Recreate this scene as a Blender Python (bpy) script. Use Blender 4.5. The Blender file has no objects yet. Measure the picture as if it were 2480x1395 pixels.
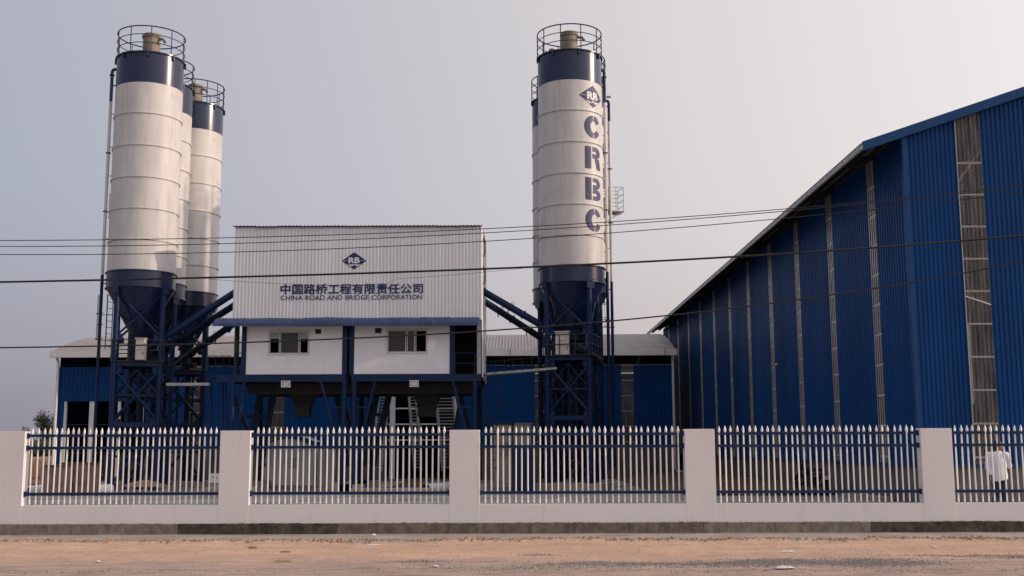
import bpy, bmesh, math, random
from mathutils import Vector, Matrix
from mathutils.geometry import tessellate_polygon
R = math.radians
random.seed(7)
S = bpy.context.scene
COL = S.collection

# ------------------------------------------------------------------ camera
F, PX, PY, CH = 2704.0, 1240.0, 697.5, 1.6
PITCH, ROLL, YAW = math.atan(385 / F), -0.0034, 14 / F
camd = bpy.data.cameras.new('camera'); cam = bpy.data.objects.new('camera', camd); COL.objects.link(cam)
camd.sensor_width = 36.0; camd.lens = 36.0 * F / 2480.0; camd.clip_end = 5000; camd.clip_start = 0.1
CR = Matrix.Rotation(YAW, 3, 'Z') @ Matrix.Rotation(math.pi / 2 + PITCH, 3, 'X') @ Matrix.Rotation(ROLL, 3, 'Z')
cam.rotation_euler = CR.to_euler(); cam.location = (0, 0, CH)
S.camera = cam

# ------------------------------------------------------------------ sky, sun, exposure
SUN_EL, SUN_AZ = R(18), R(-3.5)         # azimuth measured from +X towards +Y
HAZE_G = (1.06, .45); HAZE_COOL = (4.85, 5.2, 6.5); HAZE_WARM = (6.8, 6.32, 6.32); HAZE_LOW = (.84, .74, .73)
world = bpy.data.worlds.new('World'); S.world = world; world.use_nodes = True
nt = world.node_tree; N = nt.nodes; L = nt.links; N.clear()
sky = N.new('ShaderNodeTexSky'); sky.sky_type = 'NISHITA'; sky.sun_disc = False
sky.sun_elevation = SUN_EL; sky.sun_rotation = math.pi / 2 - SUN_AZ
sky.air_density = 1.2; sky.dust_density = 4.0; sky.ozone_density = 1.5; sky.altitude = 0
hs = N.new('ShaderNodeHueSaturation'); hs.inputs['Saturation'].default_value = 0.42
# evening haze: forward-scattering glow about the sun's direction, thicker and duller towards the horizon
def wm(op, a, b=None):
    q_ = N.new('ShaderNodeMath'); q_.operation = op
    for i_, v_ in enumerate((a, b)):
        if v_ is None: continue
        if isinstance(v_, (int, float)): q_.inputs[i_].default_value = v_
        else: L.new(v_, q_.inputs[i_])
    return q_.outputs[0]
sd = Vector((math.cos(SUN_EL) * math.cos(SUN_AZ), math.cos(SUN_EL) * math.sin(SUN_AZ), math.sin(SUN_EL)))
wtc = N.new('ShaderNodeTexCoord'); wn = N.new('ShaderNodeVectorMath'); wn.operation = 'NORMALIZE'; L.new(wtc.outputs['Generated'], wn.inputs[0])
wd = N.new('ShaderNodeVectorMath'); wd.operation = 'DOT_PRODUCT'; wd.inputs[1].default_value = sd; L.new(wn.outputs[0], wd.inputs[0]); cosT = wd.outputs['Value']
wz = N.new('ShaderNodeSeparateXYZ'); L.new(wn.outputs[0], wz.inputs[0]); upz = wm('MAXIMUM', wz.outputs[2], 0.0)
phase = wm('POWER', wm('SUBTRACT', HAZE_G[0], wm('MULTIPLY', cosT, HAZE_G[1])), -1.5)
tint = N.new('ShaderNodeMix'); tint.data_type = 'RGBA'; wr = N.new('ShaderNodeMapRange'); wr.inputs[1].default_value = -.46; wr.inputs[2].default_value = .18; L.new(cosT, wr.inputs[0]); L.new(wr.outputs[0], tint.inputs[0])
tint.inputs[6].default_value = (*HAZE_COOL, 1); tint.inputs[7].default_value = (*HAZE_WARM, 1)
low = N.new('ShaderNodeMix'); low.data_type = 'RGBA'; wl = N.new('ShaderNodeMapRange'); wl.interpolation_type = 'SMOOTHSTEP'; wl.inputs[1].default_value = -.03; wl.inputs[2].default_value = .24; L.new(upz, wl.inputs[0]); L.new(wl.outputs[0], low.inputs[0])
low.inputs[6].default_value = (*HAZE_LOW, 1); low.inputs[7].default_value = (1, 1, 1, 1)
m1 = N.new('ShaderNodeMix'); m1.data_type = 'RGBA'; m1.blend_type = 'MULTIPLY'; m1.inputs[0].default_value = 1; L.new(tint.outputs[2], m1.inputs[6]); L.new(low.outputs[2], m1.inputs[7])
m2 = N.new('ShaderNodeVectorMath'); m2.operation = 'SCALE'; L.new(m1.outputs[2], m2.inputs[0]); L.new(phase, m2.inputs['Scale'])
mixh = N.new('ShaderNodeMix'); mixh.data_type = 'RGBA'; mixh.inputs[0].default_value = 0.78
L.new(m2.outputs[0], mixh.inputs[7])
bg = N.new('ShaderNodeBackground'); bg.inputs[1].default_value = 0.12
wo = N.new('ShaderNodeOutputWorld')
L.new(sky.outputs[0], hs.inputs['Color']); L.new(hs.outputs[0], mixh.inputs[6]); L.new(mixh.outputs[2], bg.inputs[0]); L.new(bg.outputs[0], wo.inputs[0])
sl = bpy.data.lights.new('sun', 'SUN'); sl.energy = 2.6; sl.angle = R(0.8); sl.color = (1.0, 0.77, 0.59)
sun = bpy.data.objects.new('sun', sl); COL.objects.link(sun)
sun.rotation_euler = (-sd).to_track_quat('-Z', 'Y').to_euler(); sun.location = sd * 60
S.view_settings.view_transform = 'Standard'; S.view_settings.look = 'None'
S.view_settings.exposure = 0.0; S.view_settings.gamma = 1.0; S.view_settings.use_curve_mapping = False

# ------------------------------------------------------------------ helpers
def P(px, py, Y):
    """point at depth Y seen at photo pixel (px, py)"""
    d = CR @ Vector(((px - PX) / F, -(py - PY) / F, -1.0)); t = Y / d.y
    return Vector((0, 0, CH)) + d * t

class MB:
    def __init__(s): s.v = []; s.f = []
    def add(s, vs, fs):
        o = len(s.v); s.v += [Vector(a) for a in vs]; s.f += [tuple(i + o for i in f) for f in fs]; return s
    def box(s, c, d, rz=0.0, rx=0.0, ry=0.0):
        m = Matrix.Rotation(rz, 3, 'Z') @ Matrix.Rotation(ry, 3, 'Y') @ Matrix.Rotation(rx, 3, 'X'); c = Vector(c)
        vs = [c + m @ Vector((x * d[0] / 2, y * d[1] / 2, z * d[2] / 2)) for x in (-1, 1) for y in (-1, 1) for z in (-1, 1)]
        return s.add(vs, [(0, 1, 3, 2), (4, 6, 7, 5), (0, 4, 5, 1), (2, 3, 7, 6), (0, 2, 6, 4), (1, 5, 7, 3)])
    def bb(s, a, b):
        return s.box([(a[i] + b[i]) / 2 for i in range(3)], [abs(b[i] - a[i]) for i in range(3)])
    def beam(s, a, b, w, h=None):
        h = h or w; a = Vector(a); b = Vector(b); d = (b - a).normalized()
        up = Vector((0, 0, 1)) if abs(d.z) < .95 else Vector((0, 1, 0))
        x = d.cross(up).normalized(); y = x.cross(d)
        vs = [p + x * i * w / 2 + y * j * h / 2 for p in (a, b) for i, j in ((-1, -1), (1, -1), (1, 1), (-1, 1))]
        return s.add(vs, [(3, 2, 1, 0), (4, 5, 6, 7), (0, 1, 5, 4), (1, 2, 6, 5), (2, 3, 7, 6), (3, 0, 4, 7)])
    def tube(s, pts, r, n=8, caps=True):
        pts = [Vector(p) for p in pts]; rs = r if isinstance(r, (list, tuple)) else [r] * len(pts)
        vs = []; fs = []; px = None
        for k, p in enumerate(pts):
            d = (pts[min(k + 1, len(pts) - 1)] - pts[max(k - 1, 0)]).normalized()
            if px is None:
                px = d.cross(Vector((0, 0, 1)) if abs(d.z) < .95 else Vector((0, 1, 0))).normalized()
            else: px = (px - d * px.dot(d)).normalized()
            py = d.cross(px)
            for i in range(n):
                a = 2 * math.pi * i / n; vs.append(p + (px * math.cos(a) + py * math.sin(a)) * rs[k])
        for k in range(len(pts) - 1):
            for i in range(n):
                j = (i + 1) % n; fs.append((k * n + i, k * n + j, (k + 1) * n + j, (k + 1) * n + i))
        if caps:
            fs.append(tuple(range(n - 1, -1, -1))); fs.append(tuple((len(pts) - 1) * n + i for i in range(n)))
        return s.add(vs, fs)
    def lathe(s, prof, n=32, c=(0, 0, 0), cap0=False, cap1=False):
        c = Vector(c); vs = []; fs = []
        for r, z in prof:
            for i in range(n):
                a = 2 * math.pi * i / n; vs.append(c + Vector((r * math.cos(a), r * math.sin(a), z)))
        for k in range(len(prof) - 1):
            for i in range(n):
                j = (i + 1) % n; fs.append((k * n + i, k * n + j, (k + 1) * n + j, (k + 1) * n + i))
        if cap0: fs.append(tuple(range(n - 1, -1, -1)))
        if cap1: fs.append(tuple((len(prof) - 1) * n + i for i in range(n)))
        return s.add(vs, fs)
    def ring(s, rad, z, t, n=32, m=6, a0=0.0, a1=2 * math.pi, c=(0, 0)):
        full = abs(a1 - a0 - 2 * math.pi) < 1e-4; k = n if full else n + 1; vs = []; fs = []
        for i in range(k):
            a = a0 + (a1 - a0) * i / n
            for j in range(m):
                b = 2 * math.pi * j / m; q = rad + t * math.cos(b)
                vs.append((c[0] + q * math.cos(a), c[1] + q * math.sin(a), z + t * math.sin(b)))
        for i in range(n):
            i2 = (i + 1) % k
            for j in range(m):
                j2 = (j + 1) % m; fs.append((i * m + j, i2 * m + j, i2 * m + j2, i * m + j2))
        return s.add(vs, fs)
    def ball(s, c, r, n=10, m=7):
        c = Vector(c); r = r if isinstance(r, (tuple, list)) else (r, r, r); vs = []; fs = []
        for k in range(m + 1):
            t = math.pi * k / m
            for i in range(n):
                a = 2 * math.pi * i / n
                vs.append(c + Vector((r[0] * math.sin(t) * math.cos(a), r[1] * math.sin(t) * math.sin(a), r[2] * math.cos(t))))
        for k in range(m):
            for i in range(n):
                j = (i + 1) % n; fs.append((k * n + i, (k + 1) * n + i, (k + 1) * n + j, k * n + j))
        return s.add(vs, fs)
    def corr(s, o, u, nrm, width, z0, z1, pitch, depth, thick=0.0, seg=None):
        """trapezoid ribbed sheet; o base point, u horizontal unit, nrm outwards, z0 and z1 numbers or functions of the run"""
        o = Vector(o); u = Vector(u); nrm = Vector(nrm); nr = max(1, round(width / pitch)); pt = width / nr; run = []
        for k in range(nr):
            for fr, dd in ((0, 0), (.42, 0), (.54, 1), (.88, 1)): run.append(((k + fr) * pt, dd * depth))
        run.append((width, 0)); A = z0 if callable(z0) else (lambda t: z0); B = z1 if callable(z1) else (lambda t: z1)
        vs = []; fs = []
        for t, dd in run:
            q = o + u * t + nrm * dd; vs += [(q.x, q.y, A(t)), (q.x, q.y, B(t))]
        for k in range(len(run) - 1): fs.append((2 * k, 2 * k + 2, 2 * k + 3, 2 * k + 1))
        return s.add(vs, fs)
    def build(s, name, mat, parent=None, org=None, smooth=True, angle=35, label=None):
        me = bpy.data.meshes.new(name); o = Vector(org) if org is not None else Vector((0, 0, 0))
        me.from_pydata([tuple(v - o) for v in s.v], [], s.f); me.update()
        me.materials.append(M[mat] if isinstance(mat, str) else mat)
        if smooth:
            for p in me.polygons: p.use_smooth = True
            me.set_sharp_from_angle(angle=R(angle))
        ob = bpy.data.objects.new(name, me); COL.objects.link(ob)
        if parent is not None: ob.parent = parent
        if label: ob['label'] = label
        return ob

def thing(name, label, cat, loc=(0, 0, 0), rz=0.0, group=None):
    o = bpy.data.objects.new(name, None); COL.objects.link(o); o.location = loc; o.rotation_euler = (0, 0, rz)
    o.empty_display_size = .3; return tag(o, label, cat, group)
def tag(o, label, cat, group=None):
    o['label'] = label; o['category'] = cat
    if group: o['group'] = group
    return o
def struct(o, kind='structure'): o['kind'] = kind; return o
def at(ob, loc):
    """shift a one-mesh thing so its origin sits at loc (mesh was built in world coordinates minus loc)"""
    ob.location = loc; return ob

# ------------------------------------------------------------------ materials
M = {}
def mat(name, col, rough=.5, spec=.5, metal=0.0, var=0.0, scale=4.0, stretch=(1, 1, 1), col2=None, bump=0.0, bscale=60.0, dirt=None, coat=0.0,
        grime=None, rnd=0.0, grime2=None):
    m = bpy.data.materials.new(name); m.use_nodes = True; t = m.node_tree; n = t.nodes; l = t.links; b = n['Principled BSDF']
    b.inputs['Base Color'].default_value = (*col, 1); b.inputs['Roughness'].default_value = rough
    b.inputs['Metallic'].default_value = metal; b.inputs['Specular IOR Level'].default_value = spec
    if coat: b.inputs['Coat Weight'].default_value = coat; b.inputs['Coat Roughness'].default_value = .15
    tc = n.new('ShaderNodeTexCoord'); mp = n.new('ShaderNodeMapping'); mp.inputs['Scale'].default_value = stretch; l.new(tc.outputs['Object'], mp.inputs[0])
    cur = None
    if col2 is not None or var:
        nz = n.new('ShaderNodeTexNoise'); nz.inputs['Scale'].default_value = scale; nz.inputs['Detail'].default_value = 6; nz.inputs['Roughness'].default_value = .62
        l.new(mp.outputs[0], nz.inputs[0]); rp = n.new('ShaderNodeValToRGB'); rp.color_ramp.elements[0].position = .36; rp.color_ramp.elements[1].position = .66
        c2 = col2 or tuple(c * (1 - var) for c in col)
        rp.color_ramp.elements[0].color = (*c2, 1); rp.color_ramp.elements[1].color = (*col, 1)
        l.new(nz.outputs[0], rp.inputs[0]); cur = rp.outputs[0]
        rr = n.new('ShaderNodeMapRange'); rr.inputs[3].default_value = min(1, rough + .12); rr.inputs[4].default_value = max(.02, rough - .05)
        l.new(nz.outputs[0], rr.inputs[0]); l.new(rr.outputs[0], b.inputs['Roughness'])
    for gr_set in ([grime] if grime else []) + ([grime2] if grime2 else []):
        gcol, gs, gst, lo, hi = gr_set
        mp2 = n.new('ShaderNodeMapping'); mp2.inputs['Scale'].default_value = gst; l.new(tc.outputs['Object'], mp2.inputs[0])
        g = n.new('ShaderNodeTexNoise'); g.inputs['Scale'].default_value = gs; g.inputs['Detail'].default_value = 8; g.inputs['Roughness'].default_value = .7
        l.new(mp2.outputs[0], g.inputs[0]); gr = n.new('ShaderNodeMapRange'); gr.inputs[1].default_value = lo; gr.inputs[2].default_value = hi
        l.new(g.outputs[0], gr.inputs[0]); mx = n.new('ShaderNodeMix'); mx.data_type = 'RGBA'
        l.new(gr.outputs[0], mx.inputs[0]); mx.inputs[7].default_value = (*gcol, 1)
        if cur: l.new(cur, mx.inputs[6])
        else: mx.inputs[6].default_value = (*col, 1)
        cur = mx.outputs[2]
    if rnd:
        oi = n.new('ShaderNodeObjectInfo'); rr2 = n.new('ShaderNodeMapRange'); rr2.inputs[3].default_value = 1 - rnd; rr2.inputs[4].default_value = 1 + rnd; l.new(oi.outputs['Random'], rr2.inputs[0])
        hv = n.new('ShaderNodeHueSaturation'); l.new(rr2.outputs[0], hv.inputs['Value'])
        if cur: l.new(cur, hv.inputs['Color'])
        else: hv.inputs['Color'].default_value = (*col, 1)
        cur = hv.outputs[0]
    if cur: l.new(cur, b.inputs['Base Color'])
    if bump:
        bz = n.new('ShaderNodeTexNoise'); bz.inputs['Scale'].default_value = bscale; bz.inputs['Detail'].default_value = 5; l.new(mp.outputs[0], bz.inputs[0])
        bp = n.new('ShaderNodeBump'); bp.inputs['Strength'].default_value = bump; bp.inputs['Distance'].default_value = .02
        l.new(bz.outputs[0], bp.inputs['Height']); l.new(bp.outputs[0], b.inputs['Normal'])
    M[name] = m; return m

mat('silo_white', (.62, .595, .585), .42, .25, var=.16, scale=1.1, stretch=(1, 1, .35), bump=.06, bscale=3,
    grime=((.34, .325, .32), 2.2, (2.2, 2.2, .16), .52, .86), grime2=((.36, .35, .35), 1.1, (1, 1, .9), .60, .78))
mat('silo_blue', (.011, .020, .068), .20, .45, var=.25, scale=1.6, stretch=(1, 1, .5), bump=.04, bscale=4, grime=((.25, .26, .31), 9.0, (1, 1, 1), .72, .84))
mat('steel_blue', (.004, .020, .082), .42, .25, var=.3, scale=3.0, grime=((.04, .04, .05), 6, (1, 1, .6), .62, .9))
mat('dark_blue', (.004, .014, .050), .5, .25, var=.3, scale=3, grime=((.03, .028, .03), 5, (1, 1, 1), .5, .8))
mat('rail_dark', (.020, .024, .050), .5, .4)
mat('collector', (.30, .25, .20), .75, .3, var=.35, scale=3, stretch=(1, 1, .4))
mat('galv', (.40, .405, .42), .45, .45, var=.25, scale=3)
mat('white_metal', (.78, .77, .76), .45, .4, var=.12, scale=3)
mat('clad_white', (.72, .72, .74), .38, .5, var=.06, scale=1.2, stretch=(1, 1, .3), grime=((.50, .50, .51), 1.6, (3, 3, .2), .56, .9), rnd=.03)
mat('cabin_white', (.84, .82, .84), .6, .35, var=.07, scale=2.2, bump=.12, bscale=9, grime=((.60, .58, .57), 2, (1.5, 1, .4), .60, .88), grime2=((.50, .48, .47), 2.0, (9, 9, .35), .64, .80))
mat('shed_blue', (.0008, .052, .200), .45, .15, var=.15, scale=.8, stretch=(1, 1, .3), grime=((.01, .06, .16), 1.5, (2, 2, .2), .62, .9), rnd=.10)
mat('ware_blue', (.002, .054, .205), .42, .15, var=.25, scale=.5, stretch=(1, 1, .3), grime=((.012, .07, .17), 1.3, (3, 3, .15), .56, .9), rnd=.10)
mat('trim_blue', (.006, .055, .180), .45, .2, var=.15, scale=1.5)
mat('canopy_blue', (.024, .045, .140), .5, .4, var=.35, scale=2.0, grime=((.20, .22, .28), 7, (1, 1, 1), .62, .8))
mat('roof_grey', (.27, .255, .265), .6, .3, var=.15, scale=1.0, rnd=.06)
mat('roof_dark', (.22, .22, .24), .5, .4, var=.2, scale=1.0)
mat('concrete', (.40, .35, .31), .9, .2, col2=(.28, .24, .21), scale=1.3, bump=.3, bscale=14)
mat('concrete_wall', (.165, .150, .142), .9, .2, col2=(.105, .096, .090), scale=1.1, stretch=(1, 1, .6), bump=.3, bscale=10)
mat('slab', (.36, .345, .33), .85, .2, col2=(.24, .225, .21), scale=.5, bump=.15, bscale=20, grime=((.12, .11, .10), .35, (1, 1, 1), .50, .70))
mat('plaster', (.72, .695, .70), .85, .25, var=.05, scale=1.0, bump=.04, bscale=25, grime=((.54, .51, .51), 1.3, (2.6, 2.6, .55), .57, .86), grime2=((.40, .37, .36), 2.0, (16, 16, .35), .68, .80))
mat('picket_white', (.86, .84, .83), .45, .4, var=.06, scale=6, rnd=.05)
mat('fence_blue', (.006, .026, .085), .45, .25, var=.2, scale=6, grime=((.4, .42, .45), 14, (1, 1, 1), .74, .82))
mat('letter_blue', (.013, .027, .100), .5, .4, var=.15, scale=6)
mat('print_white', (.68, .67, .67), .5, .4)
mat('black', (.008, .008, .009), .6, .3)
mat('rubber', (.012, .012, .012), .8, .3)
mat('dark_steel', (.035, .033, .032), .65, .3, var=.4, scale=4)
mat('rust', (.16, .085, .06), .85, .2, col2=(.10, .055, .04), scale=3, bump=.3, bscale=12)
mat('pink_steel', (.30, .19, .165), .75, .25, col2=(.20, .12, .10), scale=2.5, bump=.15, bscale=8)
mat('tank_white', (.66, .66, .65), .55, .4, var=.1, scale=2, grime=((.16, .10, .07), 3.2, (1, 1, .6), .64, .74))
mat('cream', (.55, .52, .45), .5, .4, var=.1, scale=3)
mat('cable', (.018, .017, .018), .6, .3)
mat('window_frame', (.60, .58, .55), .4, .5)
mat('aluminium', (.55, .56, .58), .35, .5, metal=.6)
mat('skin', (.23, .11, .065), .5, .4)
mat('hair', (.008, .007, .006), .5, .4)
mat('shirt', (.78, .76, .82), .8, .2, var=.06, scale=8, bump=.4, bscale=14)
mat('jeans', (.045, .062, .10), .85, .2, col2=(.025, .035, .06), scale=9)
mat('shoe', (.03, .025, .02), .5, .4)
mat('paper', (.66, .62, .61), .8, .2)
mat('cardboard', (.30, .20, .12), .9, .2)
mat('chrome', (.55, .55, .56), .2, .5, metal=1.0)
mat('bark', (.09, .07, .05), .9, .2, var=.3, scale=6)
mat('leaf', (.055, .075, .035), .7, .25, col2=(.035, .05, .024), scale=2)
mat('leaf_dark', (.030, .042, .026), .7, .25, col2=(.018, .026, .018), scale=2)
mat('feather', (.20, .13, .09), .8, .2)
mat('soil_far', (.36, .22, .13), .95, .1, col2=(.24, .16, .09), scale=.6)
mat('brick_red', (.30, .10, .06), .9, .2)

def glass(name, tint, rough=.08, transp=.5):
    m = bpy.data.materials.new(name); m.use_nodes = True; t = m.node_tree; n = t.nodes; l = t.links; b = n['Principled BSDF']
    b.inputs['Base Color'].default_value = (*tint, 1); b.inputs['Roughness'].default_value = rough
    tr = n.new('ShaderNodeBsdfTransparent'); mx = n.new('ShaderNodeMixShader'); mx.inputs[0].default_value = transp
    l.new(b.outputs[0], mx.inputs[1]); l.new(tr.outputs[0], mx.inputs[2]); l.new(mx.outputs[0], n['Material Output'].inputs[0]); M[name] = m; return n, l, b, mx
glass('window_glass', (.05, .055, .06), .06, .45)
n_, l_, b_, mx_ = glass('translucent', (.44, .41, .40), .25, .4)
tc = n_.new('ShaderNodeTexCoord'); mp = n_.new('ShaderNodeMapping'); mp.inputs['Scale'].default_value = (3, 3, .35); nz = n_.new('ShaderNodeTexNoise'); nz.inputs['Scale'].default_value = 2.2; nz.inputs['Detail'].default_value = 6
l_.new(tc.outputs['Object'], mp.inputs[0]); l_.new(mp.outputs[0], nz.inputs[0]); mr = n_.new('ShaderNodeMapRange'); mr.inputs[1].default_value = .3; mr.inputs[2].default_value = .7; mr.inputs[3].default_value = .70; mr.inputs[4].default_value = .92
l_.new(nz.outputs[0], mr.inputs[0]); l_.new(mr.outputs[0], mx_.inputs[0])
fz = n_.new('ShaderNodeFresnel'); fz.inputs[0].default_value = 1.5; iv = n_.new('ShaderNodeMath'); iv.operation = 'SUBTRACT'; iv.inputs[0].default_value = 1; l_.new(fz.outputs[0], iv.inputs[1]); ml = n_.new('ShaderNodeMath'); ml.operation = 'MULTIPLY'; l_.new(iv.outputs[0], ml.inputs[0]); l_.new(mr.outputs[0], ml.inputs[1]); l_.new(ml.outputs[0], mx_.inputs[0])
glass('clear_plastic', (.75, .75, .76), .25, .35)

def ground_mat(name, spots):
    """bare earth with grey grit worn along the road side; colours mixed by noise and by plan position"""
    m = bpy.data.materials.new(name); m.use_nodes = True; t = m.node_tree; n = t.nodes; l = t.links; b = n['Principled BSDF']; b.inputs['Roughness'].default_value = .95
    b.inputs['Specular IOR Level'].default_value = .15
    ge = n.new('ShaderNodeNewGeometry'); sp = n.new('ShaderNodeSeparateXYZ'); l.new(ge.outputs['Position'], sp.inputs[0])
    def noise(sc, st=(1, 1, 1), det=6, rg=.6):
        mp = n.new('ShaderNodeMapping'); mp.inputs['Scale'].default_value = st; l.new(ge.outputs['Position'], mp.inputs[0])
        z = n.new('ShaderNodeTexNoise'); z.inputs['Scale'].default_value = sc; z.inputs['Detail'].default_value = det; z.inputs['Roughness'].default_value = rg
        l.new(mp.outputs[0], z.inputs[0]); return z.outputs[0]
    def rng(i, a, b2, c=0., d=1.):
        r = n.new('ShaderNodeMapRange'); r.interpolation_type = 'SMOOTHSTEP'; l.new(i, r.inputs[0]); r.inputs[1].default_value = a; r.inputs[2].default_value = b2; r.inputs[3].default_value = c; r.inputs[4].default_value = d; return r.outputs[0]
    def mul(a, b2):
        q = n.new('ShaderNodeMath'); q.operation = 'MULTIPLY'; l.new(a, q.inputs[0])
        if isinstance(b2, float): q.inputs[1].default_value = b2
        else: l.new(b2, q.inputs[1])
        return q.outputs[0]
    def addn(a, b2):
        q = n.new('ShaderNodeMath'); q.operation = 'ADD'; l.new(a, q.inputs[0]); l.new(b2, q.inputs[1]); return q.outputs[0]
    def mix(f, a, b2):
        q = n.new('ShaderNodeMix'); q.data_type = 'RGBA'; l.new(f, q.inputs[0])
        for k, v in ((6, a), (7, b2)):
            if isinstance(v, tuple): q.inputs[k].default_value = (*v, 1)
            else: l.new(v, q.inputs[k])
        return q.outputs[2]
    c = mix(rng(noise(.5, (1, 2.2, 1)), .35, .65), (.60, .395, .280), (.50, .335, .245))
    c = mix(mul(rng(noise(6, (.7, 2.2, 1), 8, .7), .50, .66), .7), c, (.36, .25, .19))
    # streaks along the road, from wheels
    streak = rng(noise(2.0, (.16, 3.2, 1)), .50, .72)
    c = mix(mul(streak, .7), c, (.40, .28, .215))
    near = rng(addn(sp.outputs[1], mul(noise(.35), 2.4)), 19.3, 17.2)
    c = mix(mul(near, .85), c, (.40, .30, .255))
    tread = mul(near, rng(noise(3.2, (.35, 4.5, 1), 3), .50, .62))
    c = mix(mul(tread, .8), c, (.20, .16, .15))
    c = mix(mul(rng(noise(26, (.8, 1.8, 1), 4), .54, .66), .55), c, (.30, .22, .18))
    l.new(c, b.inputs['Base Color'])
    bp = n.new('ShaderNodeBump'); bp.inputs['Strength'].default_value = .5; bp.inputs['Distance'].default_value = .03; l.new(addn(noise(9), mul(noise(45), .5)), bp.inputs['Height']); l.new(bp.outputs[0], b.inputs['Normal'])
    M[name] = m
ground_mat('dirt', None)
mat('yard_dirt', (.17, .115, .085), .95, .15, col2=(.10, .07, .055), scale=.9, bump=.5, bscale=6)
mat('land', (.20, .15, .10), .95, .1, col2=(.12, .11, .06), scale=.15)
mat('stone', (.36, .32, .30), .9, .2, col2=(.11, .10, .096), scale=28)
mat('clod', (.36, .235, .16), .95, .1, var=.4, scale=15)
mat('asphalt', (.075, .07, .07), .9, .2, var=.3, scale=3, bump=.3, bscale=80)

def seg(a, b, n): return [a + (b - a) * i / n for i in range(n + 1)]
def sst(a, b, x):
    t = max(0, min(1, (x - a) / (b - a))); return t * t * (3 - 2 * t)

# ================================================================== THE SETTING
def zg(x, y):
    """height of the yard: level by the fence, falling a little towards the plant"""
    return -0.40 * sst(38, 46, y) * (1 - sst(4.5, 8.5, x))
def sheet(name, xs, ys, zf, material, kind='structure'):
    mb = MB(); nx = len(xs); vs = [(x, y, zf(x, y)) for y in ys for x in xs]
    fs = [(j * nx + i, j * nx + i + 1, (j + 1) * nx + i + 1, (j + 1) * nx + i) for j in range(len(ys) - 1) for i in range(nx - 1)]
    return struct(mb.add(vs, fs).build(name, material, angle=60), kind)
from mathutils import noise as NZ
def fb(x, y, s): return NZ.noise(Vector((x * s, y * s, 3.1)))
sheet('ground', seg(-2500, 2500, 8), seg(-400, 4500, 8), lambda x, y: -0.6, 'land')
sheet('yard', seg(-70, 46, 58), seg(22.1, 95, 36), zg, 'slab')
sheet('earth_strip', seg(5.7, 11.2, 12), seg(37.2, 68.5, 40), lambda x, y: zg(x, y) + .012 + .10 * sst(8, 10.5, x) + .05 * fb(x, y, .8) * sst(5.7, 6.4, x) + .03, 'yard_dirt')
sheet('earth_bank', seg(-70, -29.5, 30), seg(50, 110, 30), lambda x, y: zg(x, y) + .01 + 1.2 * sst(70, 95, y) + .5 * abs(fb(x, y, .15)) * sst(55, 70, y), 'soil_far')
def zdirt(x, y):
    z = -.075 + .03 * fb(x, y, .5) + .018 * fb(x, y, 1.7) + .012 * fb(x * .3, y * 3, 1.1) + .006 * fb(x, y, 6.0)
    e = sst(19.6, 20.5, y)                             # earth lapping unevenly over the pavement edge
    return z + e * (.028 + .035 * fb(x, y * .6, .8) + .03 * max(0, fb(x, y, 3.1)) + .02 * fb(x, y, 8.0)) - .16 * sst(20.4, 21.3, y)
sheet('dirt_verge', seg(-16, 16, 560), seg(13.2, 21.4, 150), zdirt, 'dirt')
sheet('outer_verge', seg(-300, 300, 6), seg(13.3, 22.5, 4), lambda x, y: -.16, 'dirt')
sheet('road', seg(-300, 300, 6), seg(2, 13.6, 4), lambda x, y: -.085, 'asphalt')
sheet('far_verge', seg(-300, 300, 6), seg(-60, 2.0, 4), lambda x, y: -.09, 'dirt')
sheet('sidewalk', seg(-26, 26, 208), seg(19.9, 22.0, 21), lambda x, y: -.052 + .006 * fb(x, y, 1.2) - .10 * (1 - sst(19.95, 20.4, y)), 'concrete')

# ------------------------------------------------------------------ boundary wall with pillars
for nm, c1, c2 in (('plinth_a', (.21, .175, .148), (.115, .093, .078)), ('plinth_b', (.12, .10, .083), (.05, .04, .034)), ('plinth_c', (.27, .23, .20), (.16, .134, .115))):
    mat(nm, c1, .95, .15, col2=c2, scale=5.0, bump=.6, bscale=22, grime=((.05, .04, .034), 7, (1, 1, .5), .58, .72))
YF = 22.0
bw = thing('boundary_wall', 'long low white plastered boundary wall with square pillars and dark concrete footing', 'wall', (0, YF, 0))
xs = seg(-15, 14, 116)
mb = MB()
mb.bb((-15, 0, .15), (14, .25, .50)); mb.build('low_wall', 'plaster', bw)
PIL = [(-15.0, -9.66), (-5.83, -5.24), (-1.345, -.755), (3.245, 3.83), (7.84, 8.45), (12.42, 13.02)]
for a, b in PIL:
    mb = MB().bb((a, -.0015, .165), (b, .256, 1.935)); o = mb.build('pillar', 'plaster', bw, smooth=False)
    bv = o.modifiers.new('b', 'BEVEL'); bv.width = .005; bv.segments = 2
x = -15.0; k = 0
while x < 14:
    w = random.uniform(1.1, 2.6); x2 = min(14.0, x + w); mb = MB(); m_ = 40; vs = []; fs = []
    for i in range(m_ + 1):
        q = x + (x2 - x - .006) * i / m_; top = .152 + random.uniform(-.007, .008) + .006 * math.sin(q * 2.3)
        vs += [(q, -.03 + random.uniform(-.005, .005), -.09), (q, -.028 + random.uniform(-.006, .004), top - .01), (q, -.002, top), (q, .28, top - .008)]
    for i in range(m_):
        for j in range(3): fs.append((i * 4 + j, (i + 1) * 4 + j, (i + 1) * 4 + j + 1, i * 4 + j + 1))
    fs += [(3, 2, 1, 0), (m_ * 4, m_ * 4 + 1, m_ * 4 + 2, m_ * 4 + 3)]
    mb.add(vs, fs).build('footing_block', ('plinth_a', 'plinth_b', 'plinth_c', 'plinth_a')[(k * 7 + k // 2) % 4], bw); x = x2; k += 1

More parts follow.
